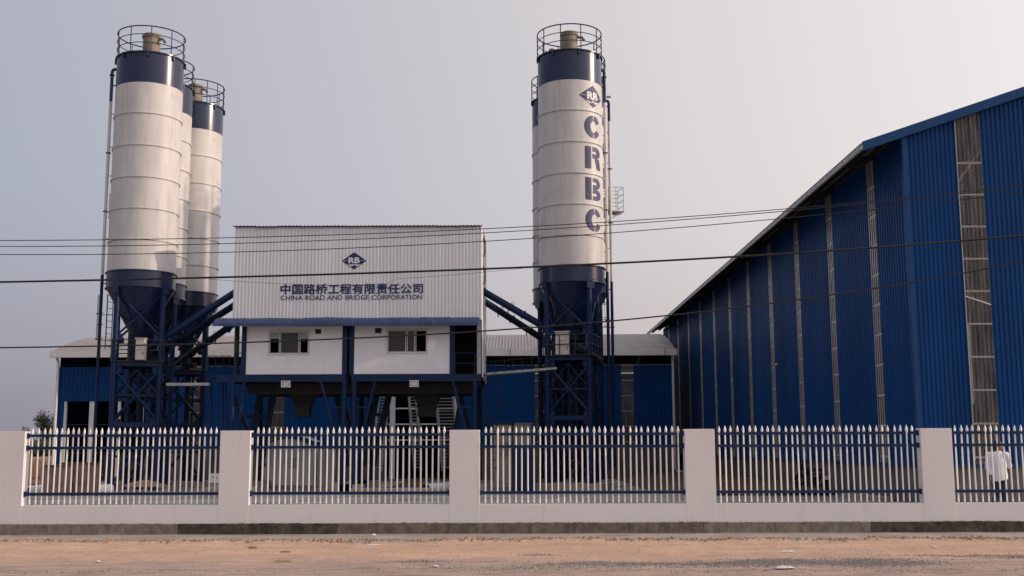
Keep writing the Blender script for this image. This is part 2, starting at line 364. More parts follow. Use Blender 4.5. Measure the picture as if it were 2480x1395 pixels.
# railing panels
pk = MB(); pk.tube([(0, 0, .015), (0, 0, 1.30)], .0165, 8)
pk.tube([(0, 0, 1.30), (0, 0, 1.335), (0, 0, 1.40), (0, 0, 1.425), (0, 0, 1.50)], [.016, .018, .027, .026, .002], 6)
pk_me = None
PLAB = ['blue and white spiked railing panel in front of the left silos and rusty bins', 'blue and white spiked railing panel in front of the office cabins and white tank',
        'blue and white spiked railing panel in front of the lettered silo', 'blue and white spiked railing panel in front of the parked motorcycle',
        'blue and white spiked railing panel the walking man passes behind']
PZ = .505
for i in range(5):
    a, b = PIL[i][1], PIL[i + 1][0]
    t = thing('railing_panel', PLAB[i], 'railing', ((a + b) / 2, YF + .13, PZ), group='railing panels between the white pillars')
    w = b - a; n = 33; st = (w - .10) / n
    for z, hh in ((1.345, .052), (1.105, .052), (.215, .055)):
        rl = MB().box((0, 0, z), (w + .01, .05, hh)).build('rail', 'fence_blue', t)
        for s in (-1, 1): MB().box((s * (w / 2 - .012), -.004, z), (.03, .10, .10)).build('bracket', 'fence_blue', rl)
    for j in range(n):
        xx = -w / 2 + .05 + st * (j + .5)
        if pk_me is None:
            o = pk.build('picket', 'picket_white', t); pk_me = o.data
        else:
            o = bpy.data.objects.new('picket', pk_me); COL.objects.link(o); o.parent = t
        o.location = (xx + random.uniform(-.003, .003), 0, random.uniform(-.006, .006)); o.rotation_euler = (random.uniform(-.006, .006), random.gauss(0, .006), random.uniform(0, 6.28))

# ------------------------------------------------------------------ big blue warehouse on the right
XW, YW, YE, XE = 11.0, 31.0, 84.0, 41.0
SL = .34; EX, EZ = 9.82, 10.02
def roofz(x): return EZ + SL * ((x - EX) if x <= 26 else (52 - x - EX))
wh = thing('warehouse', 'tall blue corrugated warehouse with translucent strips and deep roof overhang', 'warehouse', (XW, YW, 0))
W0 = (XW, YW, 0)
ZB = 1.15
MB().bb((XW + .02, YW + .02, -.3), (XW + .22, YE, ZB)).bb((XW + .22, YW + .02, -.3), (XE, YW + .22, ZB)).build('concrete_base', 'concrete_wall', wh, W0)
MB().box((XW - .35, 50, .05), (.5, 34, .14)).build('base_kerb', 'concrete', wh, W0)
# long side wall, seen edge-on: sheets between the strips
strips = [33.62 + 4.7 * k for k in range(11)]
y = YW; cuts = []
for s in strips:
    cuts.append((y, s, 'b')); cuts.append((s, s + .76, 't')); y = s + .76
cuts.append((y, YE, 'b'))
for a, b, kind in cuts:
    if b <= a: continue
    if kind == 't':
        MB().corr((XW + .012, a, 0), (0, 1, 0), (-1, 0, 0), b - a, ZB - .06, roofz(XW) - .06, .19, .03).build('translucent_strip', 'translucent', wh, W0, smooth=False)
    else:
        n = max(1, round((b - a) / 1.0)); ww = (b - a) / n
        for i in range(n):
            MB().corr((XW + random.uniform(-.004, .004), a + ww * i, 0), (0, 1, 0), (-1, 0, 0), ww + .004, ZB - .10, roofz(XW) - .06, .2, .035).build('wall_sheet', 'ware_blue', wh, W0, smooth=False)
# gable front
XS = [(XW, 12.50, 'b'), (12.50, 13.21, 't'), (13.21, 17.2, 'b'), (17.2, 17.95, 't'), (17.95, 22, 'b'), (22, 22.75, 't'), (22.75, 34, 'b'), (34, 34.75, 't'), (34.75, XE, 'b')]
for a, b, kind in XS:
    zt = lambda tt, a=a: roofz(a + tt) - .04
    if kind == 't':
        ts = MB().corr((a, YW - .005, 0), (1, 0, 0), (0, -1, 0), b - a, ZB - .06, zt, .125, .022).build('translucent_strip', 'translucent', wh, W0, smooth=False)
        MB().box((a - .012, YW - .03, (ZB + roofz(a)) / 2), (.024, .05, roofz(a) - ZB - .1)).build('strip_edge', 'galv', ts, W0)
    else:
        n = max(1, round((b - a) / .75)); ww = (b - a) / n
        for i in range(n):
            z2 = lambda tt, a=a, i=i, ww=ww: roofz(a + ww * i + tt) - .04
            MB().corr((a + ww * i, YW + random.uniform(-.003, .003), 0), (1, 0, 0), (0, -1, 0), ww + .004, ZB - .10, z2, .125, .028).build('wall_sheet', 'ware_blue', wh, W0, smooth=False)
MB().bb((XW - .045, YW - .045, ZB - .09), (XW + .10, YW - .034, roofz(XW) - .05)).bb((XW - .048, YW - .034, ZB - .09), (XW - .038, YW + .13, roofz(XW) - .12)).build('corner_flashing', 'trim_blue', wh, W0)
MB().bb((XW + .13, YW - .05, ZB - .13), (XE, YW - .032, ZB - .05)).build('drip_flashing', 'trim_blue', wh, W0)
MB().bb((XW - .05, YW + .13, ZB - .13), (XW - .037, YE, ZB - .05)).build('drip_flashing', 'trim_blue', wh, W0)
# rake trim on the gable
def slab_x(mb, x0, x1, y0, y1, zlo, zhi):
    vs = [(x, y, roofz(x) + z) for x in (x0, x1) for y in (y0, y1) for z in (zlo, zhi)]
    return mb.add(vs, [(0, 1, 3, 2), (4, 6, 7, 5), (0, 4, 5, 1), (2, 3, 7, 6), (0, 2, 6, 4), (1, 5, 7, 3)])
for a, b in ((EX - .02, 14.6), (14.6, 20.3), (20.3, 26)):
    slab_x(MB(), a, b - .004, YW - .22, YW - .05, -.14, .13).build('rake_trim', 'trim_blue', wh, W0)
slab_x(MB(), 26, XE + 1.2, YW - .22, YW - .05, -.14, .13).build('rake_trim', 'trim_blue', wh, W0)
# roof sheets, ribs run up the slope
yy = YW - .18
while yy < YE + .3:
    y2 = min(YE + .3, yy + 1.0); mb = MB(); run = []; nr = 5; pt = (y2 - yy) / nr
    for q in range(nr):
        for fr, dd in ((0, 0), (.42, 0), (.55, 1), (.87, 1)): run.append((yy + (q + fr) * pt, dd * .045))
    run.append((y2, 0)); vs = []; fs = []
    for t_, d_ in run: vs += [(EX - .08, t_, roofz(EX - .08) + .06 + d_), (26, t_, roofz(26) + .06 + d_)]
    for q in range(len(run) - 1): fs.append((2 * q, 2 * q + 1, 2 * q + 3, 2 * q + 2))
    mb.add(vs, fs).build('roof_sheet', 'roof_dark', wh, W0, smooth=False); yy = y2
MB().add([(26, YW - .2, roofz(26) + .06), (XE + 1.2, YW - .2, roofz(XE + 1.2) + .06), (XE + 1.2, YE + .3, roofz(XE + 1.2) + .06), (26, YE + .3, roofz(26) + .06)], [(0, 1, 2, 3)]).build('roof_slope', 'roof_dark', wh, W0)
yy = YW - .2
while yy < YE:
    y2 = min(YE + .3, yy + 6.0)
    slab_x(MB(), EX - .10, EX + .02, yy, y2 - .03, -.10, .04).build('gutter', 'galv', wh, W0); yy = y2
for k in range(2):                                   # purlins under the overhang
    slab_x(MB(), EX + .32 + .5 * k, EX + .40 + .5 * k, YW - .04, YE, -.07, .05).build('purlin', 'dark_steel', wh, W0)
yy = YW + 2.2
while yy < YE:
    slab_x(MB(), EX + .1, XW - .05, yy, yy + .12, -.14, .05).build('eave_bracket', 'dark_steel', wh, W0); yy += 4.7
# frame inside, glimpsed through the strips
zz = ZB + .10; k = 0
while zz < 10.2:
    MB().bb((XW + .03, YW + .2, zz), (XW + .09, YE, zz + .06)).build('girt', 'white_metal', wh, W0)
    MB().bb((XW + .2, YW + .012, zz), (XE - .2, YW + .05, zz + .05)).build('girt', 'white_metal', wh, W0); zz += .92; k += 1
for k in range(9):
    yk = YW + .8 + 6.3 * k
    MB().bb((XW + .12, yk - .12, -.1), (XW + .42, yk + .12, roofz(XW) - .3)).build('column', 'dark_steel', wh, W0)
    mb = MB(); slab_x(mb, XW + .12, 26, yk - .1, yk + .1, -.55, -.12); mb.build('rafter', 'dark_steel', wh, W0)
    MB().beam((XW + .3, yk, 7.2), (XW + 3.2, yk, roofz(XW + 3.2) - .5), .07).build('knee_brace', 'white_metal', wh, W0)
for k in range(4):
    MB().beam((12.0 + .5 * k, YW + 1.2, 9.0 + .3 * k), (14.6 + .5 * k, YW + 4.5 + k, 10.4 + .25 * k), .05).build('roof_brace', 'white_metal', wh, W0)
MB().bb((12.53, YW + .10, 2.75), (12.62, YW + .20, 4.95)).build('door_jamb', 'white_metal', wh, W0)
MB().bb((XE - .05, YW + .3, -.3), (XE, YE, roofz(XE) - .05)).bb((XW + .1, YE - .05, -.3), (XE, YE, 10.3)).build('far_wall', 'ware_blue', wh, W0)
MB().add([(XW + .1, YE - .02, 10.3), (26, YE - .02, roofz(26)), (XE, YE - .02, 10.3)], [(0, 1, 2)]).build('far_gable', 'ware_blue', wh, W0)
MB().bb((XW + .25, YW + .25, -.2), (XE, YE, .06)).build('floor_slab', 'concrete_wall', wh, W0)

# ------------------------------------------------------------------ long shed with the barrel roof
YS = 68.0
def sx(px): return P(px, 950, YS).x
shd = thing('barrel_roof_shed', 'long low blue shed with grey barrel roof and white gutter behind the plant', 'shed', (sx(700), YS, -.2))
S0 = (sx(700), YS, -.2)
XL, XR = sx(135), sx(1630); ZT = 6.52
segs = [(XL, sx(157), 'b', -.2), (sx(157), sx(350), 'b', P(200, 972, YS).z), (sx(350), sx(453), 'b', 1.65), (sx(453), sx(485), 't', 1.65), (sx(485), sx(660), 'b', 1.65),
        (sx(660), sx(690), 't', 1.65), (sx(690), sx(938), 'b', 1.65), (sx(938), sx(1108), 'b', P(1000, 951, YS).z), (sx(1108), sx(1296), 'b', 1.65), (sx(1296), sx(1318), 't', 1.65),
        (sx(1318), sx(1505), 'b', 1.65), (sx(1505), sx(1535), 't', 1.65), (sx(1535), XR, 'b', 1.65)]
for a, b, kd, z0 in segs:
    if kd == 't':
        MB().corr((a, YS, 0), (1, 0, 0), (0, -1, 0), b - a, z0, ZT, .2, .03).build('translucent_strip', 'translucent', shd, S0, smooth=False)
    else:
        n = max(1, round((b - a) / 1.0)); ww = (b - a) / n
        for i in range(n):
            MB().corr((a + ww * i, YS + random.uniform(-.004, .004), 0), (1, 0, 0), (0, -1, 0), ww + .003, z0, ZT, .25, .035).build('wall_sheet', 'shed_blue', shd, S0, smooth=False)
    if z0 == 1.65:
        MB().bb((a, YS + .03, -.6), (b, YS + .23, 1.70)).build('concrete_base', 'concrete_wall', shd, S0)
z = 1.85
while z < 6.9:
    MB().bb((sx(353), YS + .05, z), (sx(935), YS + .11, z + .07)).bb((sx(1110), YS + .05, z), (XR, YS + .11, z + .07)).build('girt', 'white_metal', shd, S0); z += .925
for px in (159.5, 225, 290, 348):
    w = .35 if px in (225,) else .16
    MB().bb((sx(px) - w / 2, YS + .02, -.5), (sx(px) + w / 2, YS + .18, P(200, 972, YS).z)).build('door_post', 'white_metal', shd, S0)
for px in (951, 1106):
    w = .32
    MB().bb((sx(px) - w / 2, YS + .05, -.5), (sx(px) + w / 2, YS + .18, P(1000, 951, YS).z)).build('door_post', 'white_metal', shd, S0)
for z in (2.0, 2.95, 3.9, 4.8):
    MB().bb((sx(940), YS + .10, z), (sx(1106), YS + .16, z + .08)).build('door_bar', 'white_metal', shd, S0)
for z in (1.3, 3.0):
    MB().bb((sx(160), YS + .20, z), (sx(348), YS + .25, z + .06)).build('door_bar', 'dark_steel', shd, S0)
MB().bb((sx(160), YS + 6, -.4), (sx(348), YS + 6.1, 1.2)).build('inner_partition', 'concrete', shd, S0)
# ends, back, barrel roof
NA = 12; arc = []
for i in range(2 * NA + 1):
    t = i / NA - 1.0; arc.append((YS - .55 + 10.6 * (1 + t), 7.38 + 1.86 * (1 - t * t)))
for X in (XL + .05, XR - .05):
    mb = MB(); pts = [(X, YS + .3, -.5)] + [(X, yy, zz - .06) for yy, zz in arc[1:-1]] + [(X, YS + 20.2, -.5)]
    mb.add(pts, [tuple(range(len(pts)))]).build('end_wall', 'shed_blue', shd, S0)
MB().bb((XL, YS + 20.0, -.5), (XR, YS + 20.2, 7.3)).build('back_wall', 'shed_blue', shd, S0)
a = XL - .15
while a < XR + .1:
    b = min(XR + .15, a + 3.0); nr = round((b - a) / .2); pt = (b - a) / nr; run = []
    for q in range(nr):
        for fr, dd in ((0, 0), (.5, 0), (.62, 1), (.86, 1)): run.append((a + (q + fr) * pt, dd * .022))
    run.append((b, 0)); vs = []; fs = []; na = len(arc)
    for t_, d_ in run:
        for yy, zz in arc: vs.append((t_, yy, zz + d_))
    for q in range(len(run) - 1):
        for j in range(na - 1): fs.append((q * na + j, (q + 1) * na + j, (q + 1) * na + j + 1, q * na + j + 1))
    MB().add(vs, fs).build('roof_sheet', 'roof_grey', shd, S0, smooth=False); a = b
a = XL - .2
while a < XR + .15:
    b = min(XR + .2, a + 3.1)
    MB().bb((a, YS - .78, 7.05), (b - .02, YS - .52, 7.44)).build('gutter', 'white_metal', shd, S0)
    MB().bb((b - .05, YS - .80, 7.03), (b + .03, YS - .505, 7.46)).build('gutter_joint', 'galv', shd, S0); a = b
for px, s in ((133, -1), (1633, 1)):
    X = P(px, 1000, YS - .4).x
    MB().tube([(X, YS - .6, 7.1), (X, YS - .3, 6.8), (X, YS - .3, .30), (X + .1, YS - .32, .12), (X + .55, YS - .35, .08)], .085, 10).build('downpipe', 'white_metal', shd, S0)
MB().bb((XL + .1, YS - .1, -.5), (XR - .1, YS + 20, -.30)).build('floor_slab', 'concrete_wall', shd, S0)

# ------------------------------------------------------------------ lettering (flat print)
def text_mesh(txt, size, offset=0.0, ex=0.0, sx_=1.0, space=1.0):
    cu = bpy.data.curves.new('lettering', 'FONT'); cu.body = txt; cu.size = size; cu.offset = offset; cu.align_x = 'CENTER'; cu.resolution_u = 4; cu.space_character = space
    ob = bpy.data.objects.new('lettering', cu); COL.objects.link(ob); bpy.context.view_layer.update()
    me = bpy.data.meshes.new_from_object(ob.evaluated_get(bpy.context.evaluated_depsgraph_get()))
    bpy.data.objects.remove(ob); bpy.data.curves.remove(cu)
    vs = [v.co.copy() for v in me.vertices]; fs = [tuple(p.vertices) for p in me.polygons]; bpy.data.meshes.remove(me)
    mnx = min(v.x for v in vs); mxx = max(v.x for v in vs); mny = min(v.y for v in vs); mxy = max(v.y for v in vs)
    for v in vs: v.x = (v.x - (mnx + mxx) / 2) * sx_; v.y -= (mny + mxy) / 2
    return vs, fs, (mxx - mnx) * sx_, mxy - mny
def strip2(outer, inner):
    n = len(outer); return [*outer, *inner], [(i, i + 1, n + i + 1, n + i) for i in range(n - 1)]
def arcpts(cx, cy, rx, ry, a0, a1, n): return [(cx + rx * math.cos(R(a0 + (a1 - a0) * i / n)), cy + ry * math.sin(R(a0 + (a1 - a0) * i / n))) for i in range(n + 1)]
def rect2(x0, x1, y0, y1, n=5): return strip2([(x0 + (x1 - x0) * i / n, y1) for i in range(n + 1)], [(x0 + (x1 - x0) * i / n, y0) for i in range(n + 1)])
def stencil(ch):
    """stencil letter pieces in a 1 x 1 box centred on the origin"""
    out = []
    if ch == 'C':
        out.append(strip2(arcpts(0, 0, .50, .53, 92, 268, 20), arcpts(.02, 0, .19, .27, 92, 268, 20)))
        out.append(strip2(arcpts(.02, 0, .47, .53, 86, 27, 8), arcpts(.02, 0, .19, .27, 86, 27, 8)))
        out.append(strip2(arcpts(.02, 0, .47, .53, -86, -27, 8), arcpts(.02, 0, .19, .27, -86, -27, 8)))
    if ch in 'RB':
        out.append(rect2(-.48, -.15, -.52, .52))
    if ch == 'R':
        o = [(-.08, .52), (.10, .52)] + arcpts(.12, .25, .36, .27, 90, -60, 12); i = [(-.08, .30), (.08, .30)] + arcpts(.08, .245, .10, .07, 90, -60, 12)
        out.append(strip2(o, i)); out.append(strip2([(-.08, .19), (.1, .19), (.20, .17)], [(-.08, -.02), (.08, -.02), (.30, -.02)]))
        out.append(strip2([(.05, -.03), (.16, -.03), (.30, -.02), (.40, .0)], [(.20, -.52), (.30, -.52), (.42, -.52), (.52, -.52)]))
    if ch == 'B':
        for cy, rx in ((.26, .34), (-.26, .38)):
            o = [(-.08, cy + .26), (.08, cy + .26)] + arcpts(.12, cy, rx, .26, 90, -90, 14) + [(.08, cy - .26), (-.08, cy - .26)]
            i = [(-.08, cy + .06), (.06, cy + .06)] + arcpts(.08, cy, .11, .06, 90, -90, 14) + [(.06, cy - .06), (-.08, cy - .06)]
            out.append(strip2(o, i))
    return out
def diamond(w, h, n=16):
    return strip2([(-w + 2 * w * i / n, h * (1 - abs(-1 + 2 * i / n))) for i in range(n + 1)], [(-w + 2 * w * i / n, -h * (1 - abs(-1 + 2 * i / n))) for i in range(n + 1)])
def logo(w, h):
    """(colour, verts2d, faces, lift) pieces of the diamond emblem"""
    out = [('letter_blue', *diamond(w, h), 0.0)]
    vs, fs, tw, th = text_mesh('RB', h * .78, h * .035, space=1.0); k = w * .92 / tw
    out.append(('print_white', [(v.x * k, v.y * 1.12 + h * .06) for v in vs], fs, 1.0))
    out.append(('print_white', *rect2(-w * .90, -w * .50, -h * .008 + h * .02, h * .022 + h * .02, 3), 1.0))
    out.append(('print_white', *rect2(w * .50, w * .90, -h * .008 + h * .02, h * .022 + h * .02, 3), 1.0))
    out.append(('print_white', *strip2([(-w * .56, -h * .36), (-w * .40, -h * .44), (0, -h * .40), (w * .40, -h * .44), (w * .56, -h * .36)],
                                      [(-w * .47, -h * .47), (-w * .30, -h * .64), (0, -h * .53), (w * .30, -h * .64), (w * .47, -h * .47)]), 1.0))
    out.append(('letter_blue', *strip2(arcpts(0, -h * .80, w * .17, h * .30, 160, 20, 8), arcpts(0, -h * .80, w * .16, h * .02, 160, 20, 8)), 2.0))
    return out

# ------------------------------------------------------------------ cement silos
SR = 1.53
def on_silo(ang, u, v, z0, lift): 
    a = ang + u / SR; r = SR + lift; return (r * math.cos(a), r * math.sin(a), z0 + v)
def silo(label, x, y, leg0, dz=0.0, pipe=None, ladder=None, letters=None, balcony=None, cabinet=None, gap=None, detail=True, base=None):
    t = thing('cement_silo', label, 'silo', (x, y, -.40 + dz), group='cement silos of the batching plant')
    NS = 56
    MB().lathe([(SR, 10.27), (SR, 12), (SR, 14), (SR, 16), (SR, 18), (SR, 19.10)], NS).build('shell', 'silo_white', t, angle=50)
    for z in (11.68, 13.13, 14.60, 16.10, 17.62):
        MB().lathe([(SR + .001, z - .036), (SR + .045, z - .034), (SR + .045, z + .022), (SR + .001, z + .03)], NS).build('ring_seam', 'silo_white', t)
    MB().lathe([(SR + .004, 19.07), (SR + .006, 19.10), (SR + .006, 20.52)], NS).build('top_band', 'silo_blue', t, angle=50)
    rf = MB().lathe([(SR + .004, 20.50), (SR + .075, 20.51), (SR + .075, 20.56), (SR + .0, 20.58), (SR * .5, 20.72), (.02, 20.78)], NS).build('roof', 'silo_blue', t)
    for k in range(8):
        a = 2 * math.pi * (k + .3) / 8; MB().box((1.56 * math.cos(a), 1.56 * math.sin(a), 20.44), (.14, .08, .26), a).build('lifting_lug', 'rail_dark', rf)
    dc = MB().lathe([(.40, 20.70), (.40, 21.72)], 20).build('dust_collector', 'collector', t)
    MB().lathe([(.40, 21.70), (.45, 21.72), (.45, 21.83), (.40, 21.90), (.02, 21.96)], 20).build('collector_cap', 'collector', dc)
    MB().tube([(.40, -.1, 21.66), (.62, -.16, 21.62), (.70, -.2, 21.45)], .07, 8).build('collector_vent', 'collector', dc)
    MB().lathe([(.16, 20.72), (.16, 20.95), (.02, 20.97)], 12, (-.85, -.35, 0)).build('manhole', 'collector', rf)
    g0, g1 = gap if gap else (0, 2 * math.pi)
    for z, r_ in ((21.78, .030), (21.38, .020), (20.98, .020)):
        gr_ = MB().ring(SR + .02, z, r_, 40, 6, g0, g1).build('guard_rail', 'rail_dark', t)
    n = 10
    for k in range(n + (1 if gap else 0)):
        a = g0 + (g1 - g0) * k / n; MB().tube([((SR + .02) * math.cos(a), (SR + .02) * math.sin(a), 20.45), ((SR + .02) * math.cos(a), (SR + .02) * math.sin(a), 21.78)], .024, 6).build('rail_post', 'rail_dark', gr_)
    # skirt, cone, outlet
    sk = MB().lathe([(SR + .012, 9.52), (SR + .012, 10.27)], NS).build('skirt', 'silo_blue', t, angle=50)
    MB().lathe([(SR, 10.22), (SR + .075, 10.225), (SR + .075, 10.275), (SR, 10.29)], NS).build('skirt_flange', 'silo_blue', sk)
    MB().lathe([(SR, 9.50), (SR + .06, 9.505), (SR + .06, 9.56), (SR, 9.57)], NS).build('skirt_flange', 'silo_blue', sk)
    MB().lathe([(SR - .01, 9.52), (.34, 7.35)], 40).build('cone', 'silo_blue', t)
    ov = MB().lathe([(.34, 7.36), (.42, 7.35), (.42, 7.27), (.30, 7.26), (.30, 6.98), (.38, 6.97), (.38, 6.90), (.26, 6.89), (.24, 6.20)], 20).build('outlet_valve', 'dark_blue', t)
    MB().tube([(.0, 0, 6.55), (.62, -.25, 6.42)], .16, 10).build('valve_motor', 'dark_steel', ov)
    # legs and bracing
    lr = 1.40; legs = [(lr * math.cos(leg0 + k * math.pi / 2), lr * math.sin(leg0 + k * math.pi / 2)) for k in range(4)]
    for lx, ly in legs:
        a = math.atan2(ly, lx)
        lg = MB().tube([(lx, ly, .38), (lx, ly, 9.30)], .125, 14).build('leg', 'steel_blue', t)
        MB().box((lx * .99, ly * .99, 9.42), (.34, .40, .42), a).build('leg_bracket', 'silo_blue', lg)
        MB().box((lx, ly, .385), (.46, .46, .04), a).build('foot_plate', 'steel_blue', lg)
    for k in range(4):
        (ax, ay), (bx, by) = legs[k], legs[(k + 1) % 4]
        for zt, zb in ((9.25, 7.25), (5.75, 3.45), (3.15, .55)):
            MB().tube([(ax, ay, zt), (bx, by, zb)], .055, 6).build('brace', 'steel_blue', t)
            MB().tube([(bx, by, zt), (ax, ay, zb)], .055, 6).build('brace', 'steel_blue', t)
            for qx, qy, ox, oy in ((ax, ay, bx, by), (bx, by, ax, ay)):
                d = Vector((ox - qx, oy - qy, 0)).normalized()
                for zz in (zt, zb): MB().box((qx + d.x * .2, qy + d.y * .2, zz), (.26, .02, .26), math.atan2(d.y, d.x)).build('gusset', 'steel_blue', t)
        for zt, zb in ((5.75, 4.62), (4.60, 3.45), (3.15, 1.90), (1.88, .55)):
            mx, my = (ax + bx) / 2, (ay + by) / 2
            MB().tube([(ax, ay, zb), (mx, my, zt)], .035, 5).build('lattice_bar', 'dark_blue', t); MB().tube([(bx, by, zb), (mx, my, zt)], .035, 5).build('lattice_bar', 'dark_blue', t)
        for z in (4.61, 1.89): MB().beam((ax, ay, z), (bx, by, z), .07, .09).build('tie_beam', 'dark_blue', t)
        for z in (6.02, 3.30): MB().beam((ax, ay, z), (bx, by, z), .12, .20).build('tie_beam', 'steel_blue', t)
    c, s = math.cos(leg0 + math.pi / 4), math.sin(leg0 + math.pi / 4); w = lr * 1.414
    sdk = MB().box((0, 0, 6.14), (w + .35, w + .35, .05), leg0 + math.pi / 4).build('service_deck', 'dark_steel', t)
    h = (w + .3) / 2; cor = [Vector((c * i * h - s * j * h, s * i * h + c * j * h, 0)) for i, j in ((-1, -1), (1, -1), (1, 1), (-1, 1))]
    if detail:
        for k in range(4):
            a, b = cor[k], cor[(k + 1) % 4]
            for zz in (6.65, 7.10): MB().tube([a + Vector((0, 0, zz)), b + Vector((0, 0, zz))], .022, 6).build('deck_rail', 'rail_dark', sdk)
            for f in (0, .33, .66): q = a.lerp(b, f); MB().tube([q + Vector((0, 0, 6.16)), q + Vector((0, 0, 7.10))], .022, 6).build('deck_post', 'rail_dark', sdk)
    MB().box((0, 0, .18), (base or 2.9, base or 2.9, .40), leg0 + math.pi / 4).build('concrete_footing', 'concrete', t)
    for k_, (ox, oy, rr) in enumerate(((.15, .1, .16), (-.45, .3, .07), (.55, -.35, .06), (-.2, -.5, .05))):
        MB().tube([(ox, oy, .4), (ox, oy, 6.1)], rr, 10).build('drop_pipe', 'dark_blue', t)
    # filling pipe
    for a, top in (pipe or []):
        pr = 1.74; q = lambda z, r=pr: (r * math.cos(a), r * math.sin(a), z)
        MB().tube([q(top, 1.45), q(top, 1.62), q(top - .03, 1.70), q(top - .13), q(18.5)], .075, 10).build('filling_pipe', 'silo_blue', t)
        fp = MB().tube([q(18.5), q(10.2)], .075, 10).build('filling_pipe', 'silo_white', t)
        MB().tube([q(10.2), q(1.0)], .075, 10).build('filling_pipe', 'steel_blue', t)
        for z in (19.3, 17.9, 16.3, 14.9, 11.9, 9.8): MB().beam(q(z, 1.5), q(z, 1.76), .05).build('pipe_clamp', 'silo_white' if 10.3 < z < 18.4 else 'silo_blue', fp)
        for z in (19.8, 16.0, 13.2, 7.9): MB().lathe([(.10, -.02), (.125, -.02), (.125, .02), (.10, .02)], 10, q(z)).build('pipe_flange', 'rail_dark', fp)
    for a, z0, z1 in (ladder or []):
        pr = 1.72; er = Vector((math.cos(a), math.sin(a), 0)); et = Vector((-math.sin(a), math.cos(a), 0)); zs = 19.0
        for lo, hi, m_ in ((z0, min(z1, 10.3), 'steel_blue'), (10.3, min(z1, 19), 'galv'), (19, z1, 'rail_dark')):
            if hi <= lo: continue
            for sgn in (-1, 1): lr_ = MB().tube([er * pr + et * sgn * .2 + Vector((0, 0, lo)), er * pr + et * sgn * .2 + Vector((0, 0, hi))], .022, 6).build('ladder_rail', m_, t)
            mb = MB(); z = lo + .15
            while z < hi: mb.tube([er * pr - et * .2 + Vector((0, 0, z)), er * pr + et * .2 + Vector((0, 0, z))], .014, 5); z += .3
            struct(mb.build('ladder_rungs', m_, lr_), 'stuff')
            z = lo + .5
            while z < hi:
                cc = er * (pr + .30); MB().ring(.36, z, .016, 16, 5, a - 2.2, a + 2.2, (cc.x, cc.y)).build('cage_hoop', m_, lr_); z += 1.2
            for k in (-1.2, 0, 1.2):
                cc = er * (pr + .30) + Vector((math.cos(a + k), math.sin(a + k), 0)) * .36; MB().tube([cc + Vector((0, 0, lo + .5)), cc + Vector((0, 0, hi))], .013, 5).build('cage_bar', m_, lr_)
    if balcony:
        a, z = balcony; er = Vector((math.cos(a), math.sin(a), 0)); et = Vector((-math.sin(a), math.cos(a), 0)); zv = Vector((0, 0, z))
        bf = MB().box(er * 2.0 + zv, (.85, .9, .05), a).build('balcony_floor', 'galv', t)
        for sgn in (-1, 1):
            MB().beam(er * 1.55 + et * sgn * .4 + zv - Vector((0, 0, .5)), er * 2.35 + et * sgn * .4 + zv, .05).build('balcony_strut', 'galv', bf)
            for r_ in (1.6, 2.0, 2.4): MB().tube([er * r_ + et * sgn * .43 + zv, er * r_ + et * sgn * .43 + zv + Vector((0, 0, 1.25))], .018, 6).build('balcony_post', 'galv', bf)
            for hh in (.45, .85, 1.25): MB().tube([er * 1.6 + et * sgn * .43 + zv + Vector((0, 0, hh)), er * 2.4 + et * sgn * .43 + zv + Vector((0, 0, hh))], .016, 6).build('balcony_rail', 'galv', bf)
        for hh in (.3, .6, .9, 1.25): MB().tube([er * 2.4 - et * .43 + zv + Vector((0, 0, hh)), er * 2.4 + et * .43 + zv + Vector((0, 0, hh))], .016, 6).build('balcony_rail', 'galv', bf)
    if letters is not None:
        for ch, z in (('C', 16.86), ('R', 15.36), ('B', 13.87), ('C', 12.40)):
            mb = MB()
            for vs, fs in stencil(ch):
                h_ = len(vs) // 2; nc = 6; pts = []      # subdivide across each stroke so it hugs the curved shell
                for i_ in range(h_):
                    for k_ in range(nc + 1):
                        f_ = k_ / nc; pts.append((vs[i_][0] * (1 - f_) + vs[h_ + i_][0] * f_, vs[i_][1] * (1 - f_) + vs[h_ + i_][1] * f_))
                fs = [(i_ * (nc + 1) + k_, (i_ + 1) * (nc + 1) + k_, (i_ + 1) * (nc + 1) + k_ + 1, i_ * (nc + 1) + k_ + 1) for i_ in range(h_ - 1) for k_ in range(nc)]
                mb.add([on_silo(letters, u * 1.04, v * 1.03, z, .006) for u, v in pts], fs)
            mb.build('stencil_letter', 'letter_blue', t, smooth=False)
        for m_, vs, fs, lift in logo(.76, .55):
            MB().add([on_silo(letters, u, v, 18.33, .004 + .005 * lift) for u, v in vs], fs).build('emblem', m_, t, smooth=False)
    return t
LGR, LGL = R(31), R(63)
silo('white silo with large stencilled blue letters and blue bands, right of the plant', 2.55, 52.0, LGR, pipe=[(R(12), 20.15)], ladder=[(R(42), 7.6, 21.0)], letters=R(-48), base=3.1)
silo('lettered silo almost hidden directly behind the front right-hand silo', 2.98, 55.6, LGR, pipe=[(R(-4), 19.6)], letters=R(-10), ladder=[(R(50), 7.6, 20.8)], balcony=(R(14), 13.85), detail=False)
silo('rear silo peeking out at the left edge of the front right-hand silo', 2.36, 58.9, LGR, detail=False)
silo('nearest white silo with blue bands at far left of the plant', -17.52, 51.3, LGL, -.25, pipe=[(R(190), 20.1)], ladder=[(R(160), 6.8, 9.4)], base=3.1)
silo('narrowly visible white silo squeezed between the two left-hand silos', -18.36, 55.7, LGL, -.14, balcony=(R(172), 13.75), detail=False)
silo('shorter looking white silo furthest back of the left-hand three', -17.72, 59.3, LGL, -.11, gap=(R(-100), R(150)), detail=False)

